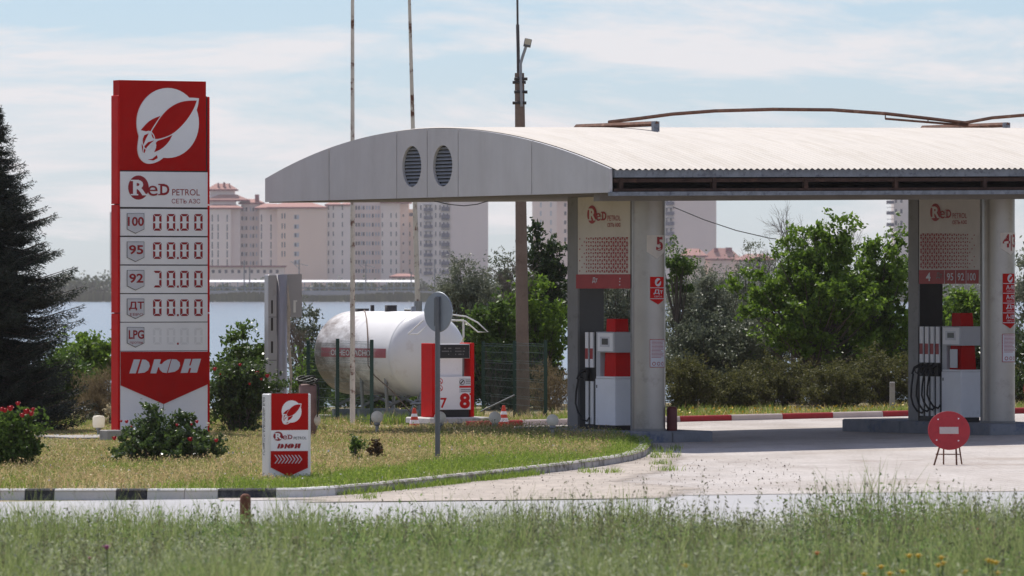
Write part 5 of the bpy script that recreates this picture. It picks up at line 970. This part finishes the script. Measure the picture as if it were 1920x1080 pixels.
# left, behind the spruce
tree(165, 131, 628, 730, 120, 'yellow green bush left of the tall price sign', greenL, name='bush', cat='bush', n=60, per=120, leaf=.10, wid=.45, cr=.22, trunk=.04, stems=4)
tree(120, 127, 670, 790, 150, 'shaded green bush behind the spruce', greenM, name='bush', cat='bush', n=70, per=120, leaf=.10, wid=.5, cr=.24, trunk=.04, stems=4)
tree(185, 124, 705, 800, 110, 'dry brown weeds between the spruce and the price sign', dryL, name='dry_weeds', cat='weeds', n=60, per=120, leaf=.10, wid=.1, cr=.2, trunk=.012, stems=6, up=1.4)
tree(205, 118, 758, 808, 30, 'pale cream plume plant beside the boxy garden lamp', leafmat('cream plume', (.42, .36, .24), (.60, .52, .36), .3), name='plume_plant', cat='plant', n=16, per=60, leaf=.05, wid=.5, cr=.06, trunk=.02)
# bare twiggy tree tops between the columns
def bare(px, Y, ptop, label, h=1.6, s=1.):
    x, y, z = pl(px, Y); zt_ = at(px, ptop, Y).z-z; o = thing('bare_tree', label, 'tree', x, y, z, group='bare twiggy trees'); m = MB(); m.tube([(0, 0, -.1), (.05, 0, zt_*.5), (0, 0, zt_*.7)], [.07, .05, .03], 7); m.build('trunk', barkm, o); m = MB()
    def br(p, d, ln, rad, lv):
        q = p+d*ln; m.tube([p, p.lerp(q, .5)+Vector(r.normal(size=3))*.04*ln, q], [rad, rad*.8, rad*.5], 4, cap=False)
        if lv > 0:
            for k in range(4): br(p.lerp(q, r.uniform(.35, 1)), (d+Vector(r.normal(size=3))*.42).normalized(), ln*r.uniform(.5, .72), rad*.55, lv-1)
    for k in range(7): br(Vector((0, 0, zt_*r.uniform(.45, .68))), Vector((r.uniform(-.6, .6), r.uniform(-.4, .4), 1)).normalized(), h*r.uniform(.45, .62)*s, .014, 3)
    m.build('branches', M('grey twigs', (.16, .13, .115), .95, 0, .2, 5) if 'grey twigs' not in bpy.data.materials else bpy.data.materials['grey twigs'], o)
bare(1500, 140, 405, 'bare twiggy tree top left of the bright green leader'); bare(1618, 139, 415, 'bare twiggy tree between the two bright green trees', 1.3); bare(1440, 141, 445, 'bare twiggy tree among the silvery trees', 1.2); bare(975, 134, 470, 'bare thin twigs beside the brown utility pole', 1.2); bare(560, 130, 590, 'bare thin twigs right of the grey cabinet', .9)
# spruce on the left
x, y, z = pl(-12, 113); spr = thing('spruce_tree', 'dark layered spruce tree at the left edge', 'spruce tree', x, y, z); Hs = at(0, 186, 113).z-z
prof = [(0, .8), (.35, 1.75), (.75, 1.6), (1.2, 1.38), (1.75, 1.45), (2.25, 1.62), (2.75, 1.68), (3.15, 1.32), (3.6, 1.1), (4.1, .98), (4.6, .68), (5.2, .46), (5.7, .24), (6.2, .02)]
pz, pr = zip(*prof); m = MB(); m.tube([(0, 0, -.2), (0, 0, Hs*.5), (.03, 0, Hs-.05)], [.13, .08, .012], 10); m.build('trunk', barkm, spr)
tw = MB(); LPs, LD = [], []
zz = .12
while zz < Hs-.08:
    nb = 9 if zz < 4.6 else 6
    for k in range(nb):
        a = r.uniform(0, 2*pi); R_ = float(np.interp(zz*6.2/Hs, pz, pr))*r.uniform(.62, 1.12); 
        if R_ < .05: continue
        d = np.array([cos(a), sin(a), 0]); s_ = np.linspace(.06, 1, max(5, int(R_/.05))); bz = zz-.12*R_*np.sin(s_*pi*.7)+.16*R_*s_**3+r.uniform(-.05, .05)
        bp2 = d[None]*(s_*R_)[:, None]; bp2[:, 2] = bz; tw.tube([tuple(bp2[0]), tuple(bp2[len(s_)//2]), tuple(bp2[-1])], [.014, .010, .004], 4, cap=False)
        side = np.array([-sin(a), cos(a), 0])
        for j, q in enumerate(bp2):
            wl = .26*(1-s_[j])*min(1, R_)+.05
            for sg2 in (-1, 1):
                n_ = max(2, int(wl/.035)); u = np.linspace(.1, 1, n_)[:, None]; base_ = q+side*sg2*u*wl+d*u*wl*.55+np.array([0, 0, -.03])*u
                for rep in range(3): LPs.append(base_+r.normal(size=base_.shape)*.016); LD.append(np.tile(side*sg2*.75+d*.6, (n_, 1))+r.normal(size=base_.shape)*.55)
    zz += .085 if zz < 4.2 else .10
P = np.concatenate(LPs); D = np.concatenate(LD); D /= np.linalg.norm(D, axis=1)[:, None]; B = np.cross(D, r.normal(size=D.shape)); B /= np.linalg.norm(B, axis=1)[:, None]; ln = (.05+.04*r.random(len(P)))[:, None]
V = np.stack([P-B*.007, P+B*.007, P+D*ln+B*.003, P+D*ln-B*.003], 1).reshape(-1, 3); npmesh('crown', V, np.arange(4*len(P)).reshape(-1, 4), need, spr); tw.build('branches', barkm, spr)
# ------------------------------------------------------------------ grass
def blades(P, h, w, r, lean=.35):
    n = len(P); az = r.random(n)*2*pi; fa = r.random(n)*2*pi; d = np.stack([np.cos(az), np.sin(az), 0*az], 1); s_ = np.stack([np.cos(fa), np.sin(fa), 0*fa], 1)*w[:, None]*.5
    hh = h[:, None]; up = np.array([0, 0, 1.]); ln = (r.random(n)*lean)[:, None]
    m_ = P+up*hh*.55+d*hh*ln*.3; t_ = P+up*hh+d*hh*ln
    V = np.stack([P-s_, P+s_, m_+s_*.75, m_-s_*.75, t_+s_*.12, t_-s_*.12], 1).reshape(-1, 3); k = 6*np.arange(n)[:, None]
    return V, np.concatenate([k+np.array([0, 1, 2, 3]), k+np.array([3, 2, 4, 5])], 0)
def vnoise(X, Y, s, seed):
    g = np.random.default_rng(seed).random((64, 64)); x = X*s; y = Y*s; xi = np.floor(x).astype(int); yi = np.floor(y).astype(int); fx = x-xi; fy = y-yi; fx = fx*fx*(3-2*fx); fy = fy*fy*(3-2*fy)
    G = lambda a, b_: g[a % 64, b_ % 64]
    return (G(xi, yi)*(1-fx)+G(xi+1, yi)*fx)*(1-fy)+(G(xi, yi+1)*(1-fx)+G(xi+1, yi+1)*fx)*fy
gzv_ = lambda X, Y: np.vectorize(gzz)(X, Y)
gm1 = leafmat('meadow grass', (.16, .22, .06), (.36, .41, .17), .45, .6, (.40, .36, .20))
gm2 = leafmat('meadow grey weeds', (.21, .25, .13), (.46, .49, .32), .42, .6)
gm3 = leafmat('meadow seed stalks', (.09, .11, .05), (.26, .25, .14), .35, .7)
gi1 = leafmat('dry island grass', (.36, .24, .12), (.66, .52, .28), .45, .8, (.85, .74, .55))
gi2 = leafmat('green island grass', (.11, .18, .025), (.28, .38, .06), .45, .6, (.38, .38, .14))
n = 150000; Y = 38+23.6*r.random(n)**.85; X = r.uniform(-1, 1, n)*(Y*.0828*1.16+.6); k1 = vnoise(X, Y, .55, 1); k2 = vnoise(X, Y, 1.7, 2)
k3 = vnoise(X, Y, 2.6, 3); h = (.10+.30*k1*k2*2+.20*k3**2+.05*(X > 1))*(.5+.8*r.random(n)); P = np.stack([X, Y, gzv_(X, Y)], 1); sel = k2+.35*r.random(n) > .80
kp_ = vnoise(X, Y*.35, .9, 12)+.35*r.random(n) > .72
for nm, mk, mt, lab in (('meadow_herbs', ~sel & kp_, leafmat('deep meadow herbs', (.10, .17, .05), (.26, .36, .12), .45, .55), 'patches of deeper green leafy herbs in the foreground meadow'), ('meadow_grass', sel, gm1, 'long green roadside meadow grass across the foreground'), ('meadow_weeds', ~sel & ~kp_, gm2, 'greyish green leafy weeds mixed through the foreground meadow')):
    if nm == 'meadow_grass': V, Q = blades(P[mk], h[mk], .006+.008*r.random(mk.sum()), r, .6)
    else:
        Pm = P[mk]; hm = h[mk]; Pm = np.repeat(Pm, 3, 0); hm = np.repeat(hm, 3); q = Pm.copy(); q[:, 2] += hm*r.random(len(hm)); q[:, :2] += r.normal(size=(len(hm), 2))*.03; V, Q = leaves(q, .042, .42, r, .6)
    tag(npmesh(nm, V, Q, mt), lab, 'grass', kind='stuff')
# tall stalks with seed heads
ns = 1300; Y = r.uniform(44, 61, ns); X = r.uniform(-1, 1, ns)*(Y*.0828*1.15); k1 = vnoise(X, Y, .35, 9); keep = (k1+.5*r.random(ns) > .5) ; X, Y = X[keep], Y[keep]; ns = len(X); hs = (.34+.38*r.random(ns)**1.8)*(.8+.35*(X > 0)); P = np.stack([X, Y, gzv_(X, Y)], 1)
V1, Q1 = blades(P, hs, np.full(ns, .007), r, .22); top_ = V1.reshape(-1, 6, 3)[:, 4]; VV, QQ = [V1], [Q1]; off = len(V1)
hp = np.repeat(top_, 9, 0); u = np.tile(np.linspace(0, 1, 9), ns); hp = hp-np.stack([0*u, 0*u, u*np.repeat(hs, 9)*.35], 1)+r.normal(size=hp.shape)*.009; V2, Q2 = leaves(hp, .035, .4, r, 1.2); VV.append(V2); QQ.append(Q2+off)
lp = np.repeat(P, 7, 0); u = r.random(len(lp)); lp[:, 2] += u*np.repeat(hs, 7)*.7; lp[:, :2] += r.normal(size=(len(lp), 2))*.02; V3, Q3 = leaves(lp, .05, .3, r, .6); VV.append(V3); QQ.append(Q3+off+len(V2))
tag(npmesh('seed_stalks', np.concatenate(VV), np.concatenate(QQ), gm3), 'tall grey green seed stalks standing above the foreground meadow', 'grass', kind='stuff')
# island grass: dry, greener next to the kerb
ip = [(p[0], p[1]) for p in island_poly]; n = 260000; X = r.uniform(-13.5, 3.2, n); Y = r.uniform(76.5, 121, n); mk = inside(ip, X, Y); X, Y = X[mk], Y[mk]
kd = np.full(len(X), 9.)
for a, b_ in zip(kp[8:], kp[9:]):
    ax, ay, bx, by = a[0], a[1], b_[0], b_[1]; t_ = np.clip(((X-ax)*(bx-ax)+(Y-ay)*(by-ay))/((bx-ax)**2+(by-ay)**2), 0, 1); kd = np.minimum(kd, np.hypot(X-ax-t_*(bx-ax), Y-ay-t_*(by-ay)))
k1 = vnoise(X, Y, .30, 4); k2 = vnoise(X, Y, 1.1, 5); green = (kd*(.55+.9*k2) < .30+1.6*np.clip((X+5.5)/2.5, 0, 1)*np.clip((1.2-X)/1.8, .12, 1)) | (k1*.6+k2*.55+.2*r.random(len(X)) > 1.02) | (r.random(len(X)) < .07+.13*((Y > 90)*(X > -1.5)))
den = np.where(green, 1, .25+.9*k2) > r.random(len(X))*.9; P = np.stack([X, Y, np.array([gz(a, b_) for a, b_ in zip(X, Y)])+.09], 1); edge = np.clip(kd/.5, .4, 1)
h = np.where(green, .07+.10*r.random(len(X)), .05+.14*r.random(len(X))*k1*1.6)*edge; far_ = (Y > 92)*(X > -.8); h = h*(1+.15*far_)*np.where((X > -8.4) & (X < -6.7) & (Y > 97), .35, 1)*np.where((X > b_sign.x-.4) & (X < b_sign.x+.9) & (Y < b_sign.y+.5) & (Y > b_sign.y-3), .45, 1)
def mixed(nm, dm, mt, lab, hs, lean, fl):
    Pm = P[dm]; hm = h[dm]*hs; V, Q = blades(Pm, hm, .005+.006*r.random(dm.sum()), r, lean); q = np.repeat(Pm, fl, 0); q[:, 2] += np.repeat(hm, fl)*(.25+.85*r.random(len(q))); q[:, :2] += r.normal(size=(len(q), 2))*.03
    V2, Q2 = leaves(q, .030, .5, r, .4); tag(npmesh(nm, np.concatenate([V, V2]), np.concatenate([Q, Q2+len(V)]), mt), lab, 'grass', kind='stuff')
rd = r.random(len(X)); olv = den & ~green & (rd < .30+.45*k2)
mixed('dry_grass', den & ~green & ~olv, gi1, 'dry yellow brown grass over the kerbed island', 1., 1.1, 2)
mixed('olive_grass', olv, leafmat('olive island grass', (.16, .18, .05), (.38, .37, .13), .45, .7, (.50, .42, .26)), 'olive green weeds mixed into the dry grass of the kerbed island', .9, 1.0, 2)
mixed('green_grass', den & green, gi2, 'fresh green grass along the island kerb', 1., .8, 1)
# weeds: kerb foot tufts, strip behind the forecourt kerb, under the trees
WP = []
for a, b_ in zip(dn[2:11], dn[3:12]):
    for k in range(int(420*r.random()**.7)): t_ = r.random(); q = a.lerp(b_, t_); dd = (b_-a).normalized(); WP.append((q.x+dd.y*r.uniform(.02, .30)*r.random(), q.y-dd.x*r.uniform(.02, .34)*r.random(), gz(q.x)+.01))
for k in range(60):
    q = gnd(r.uniform(1218, 1275), r.uniform(838, 862)); c_ = r.integers(2, 9)
    for j in range(c_): WP.append((q.x+r.normal()*.03, q.y+r.normal()*.05, gz(q.x)+.01))
for px, py in ((1150, 888), (1105, 888), (690, 937), (1240, 872), (1250, 884)):
    q = gnd(px, py)
    for j in range(70): WP.append((q.x+r.normal()*.09, q.y+r.normal()*.25, gz(q.x)+.01))
P = np.array(WP); V, Q = blades(P, .04+.07*r.random(len(P)), .006+.006*r.random(len(P)), r, .9); tag(npmesh('kerb_weeds', V, Q, gi2), 'small green weeds growing at the foot of the island kerb', 'weeds', kind='stuff')
n = 46000; X = r.uniform(-13, 14, n); kY = kc_far[1].y+(X-kc_far[1].x)*(kc_far[2].y-kc_far[1].y)/(kc_far[2].x-kc_far[1].x)+.25; kY = np.where(X < -.6, 119.5, kY); Y = kY+r.random(n)**1.6*9; P = np.stack([X, Y, gzv_(X, Y)], 1); k1 = vnoise(X, Y, .8, 8); h = (.05+.16*k1)*(.5+r.random(n)); gg = r.random(n) < .5+.4*(k1 > .5)
V, Q = blades(P[gg], h[gg], .008+.008*r.random(gg.sum()), r, .8); tag(npmesh('verge_grass', V, Q, gi2), 'green grass strip behind the red and white forecourt kerb', 'grass', kind='stuff')
V, Q = blades(P[~gg], h[~gg]*1.2, .008+.006*r.random((~gg).sum()), r, .8); tag(npmesh('verge_weeds', V, Q, gi1), 'dry weeds behind the red and white forecourt kerb', 'weeds', kind='stuff')
q = [gnd(r.uniform(640, 1500), r.uniform(862, 940)) for k in range(900)]; PV, PQ = [], []
for k, p in enumerate(q):
    if inside(ip, np.array([p.x]), np.array([p.y]))[0] or p.y < 77.5: continue
    a = r.uniform(.003, .009)*(2.2 if r.random() < .03 else 1); b_ = r.uniform(0, 6.28); o_ = len(PV); c_, s_ = cos(b_)*a, sin(b_)*a
    PV += [(p.x+c_, p.y+s_, p.z+.012), (p.x-s_*.8, p.y+c_*.8, p.z+.012), (p.x-c_, p.y-s_, p.z+.012), (p.x+s_*.8, p.y-c_*.8, p.z+.012), (p.x+c_*.4, p.y+s_*.4, p.z+.02+a*.9), (p.x-s_*.4, p.y+c_*.4, p.z+.02+a), (p.x-c_*.4, p.y-s_*.4, p.z+.02+a*.7), (p.x+s_*.4, p.y-c_*.4, p.z+.02+a*.8)]
    PQ += [(o_+i, o_+(i+1) % 4, o_+4+(i+1) % 4, o_+4+i) for i in range(4)]+[(o_+4, o_+5, o_+6, o_+7)]
tag(npmesh('pebbles', PV, PQ, M('brown pebbles', (.24, .20, .16), .9, 0, .5, 2)), 'loose pebbles scattered over the forecourt near the island kerb', 'pebbles', kind='stuff')
yel = M('yellow petals', (.62, .42, .03), .6, 0, .15, 10); org_ = M('orange petals', (.55, .20, .06), .6, 0, .2, 10); pur = M('purple petals', (.30, .05, .20), .6, 0, .2, 10)
n = 420; X = r.uniform(2.6, 9.5, n); Y = kc_far[1].y+(X-kc_far[1].x)*.575+.4+r.random(n)*2.2; P = np.stack([X, Y, gzv_(X, Y)+.10+.16*r.random(n)], 1); V, Q = leaves(P, .045, .9, r); tag(npmesh('verge_flowers', V, Q, yel), 'many tiny yellow flowers in the weeds behind the forecourt kerb', 'flowers', kind='stuff')
n = 260; X = r.uniform(-9, 1, n); Y = r.uniform(79, 95, n); mk = inside(ip, X, Y); P = np.stack([X[mk], Y[mk], np.array([gz(a) for a in X[mk]])+.13+.08*r.random(mk.sum())], 1); V, Q = leaves(P, .035, .9, r); tag(npmesh('island_flowers', V, Q, M('pale lilac petals', (.55, .52, .60), .6, 0, .1, 8)), 'scattered tiny pale flowers in the dry island grass', 'flowers', kind='stuff')
def flower(name, label, px, py, Y, s, mat, group=None):
    p = at(px, py, Y); zg = gzz(p.x, Y); o = thing(name, label, 'flower', p.x, Y, zg, group=group); h = max(.1, p.z-zg); MB().tube([(0, 0, -.02), (.01, 0, h*.5), (0, 0, h)], .004, 5).build('stem', greenM, o); m = MB()
    for k in range(7):
        a = 2*pi*k/7; d = Vector((cos(a), sin(a), .35)); t1 = Vector((-sin(a), cos(a), 0))*s*.33; m.add([Vector((0, 0, h)), d*s*.6+t1+Vector((0, 0, h)), d*s+Vector((0, 0, h)), d*s*.6-t1+Vector((0, 0, h))], [(0, 1, 2, 3)])
    m.ball((0, 0, h+s*.1), s*.42, 8, 6); m.build('petals', mat, o)
for px, py in ((1722, 1043), (1765, 1047), (1768, 1057), (1853, 1052), (1868, 1056), (1808, 1073), (1693, 1073), (1652, 1064), (1705, 1043), (1872, 1076), (1285, 1062), (1760, 1061), (1860, 1054), (1620, 1078), (1668, 1077)): flower('wild_flower', 'small yellow wild flower in the lower right meadow', px, py, 41+1.6*random.random(), .036, yel, 'yellow wild flowers in the foreground meadow')
flower('thistle_flower', 'single purple thistle bloom in the left foreground meadow', 200, 1027, 45, .042, pur); flower('wild_flower', 'orange wild flower at the lower middle right of the meadow', 1532, 1038, 44, .034, org_); flower('wild_flower', 'faded mauve flower lower right of the purple thistle', 168, 1047, 47, .026, M('mauve petals', (.36, .16, .20), .6)); flower('poppy_flower', 'small red poppy beside the tall stalks at right', 1834, 993, 55, .022, flred)
# ------------------------------------------------------------------ haze
hz = bpy.data.materials.new('haze air'); hz.use_nodes = True; t = hz.node_tree; t.nodes.clear(); vol = N(t, 'ShaderNodeVolumePrincipled', Density=.00008, Anisotropy=.2); vol.inputs['Color'].default_value = (1, .95, .97, 1); o_ = N(t, 'ShaderNodeOutputMaterial'); t.links.new(vol.outputs[0], o_.inputs['Volume'])
o = MB().box(-1200, 1200, -80, 3700, -6, 80).build('haze', hz); o['kind'] = 'stuff'
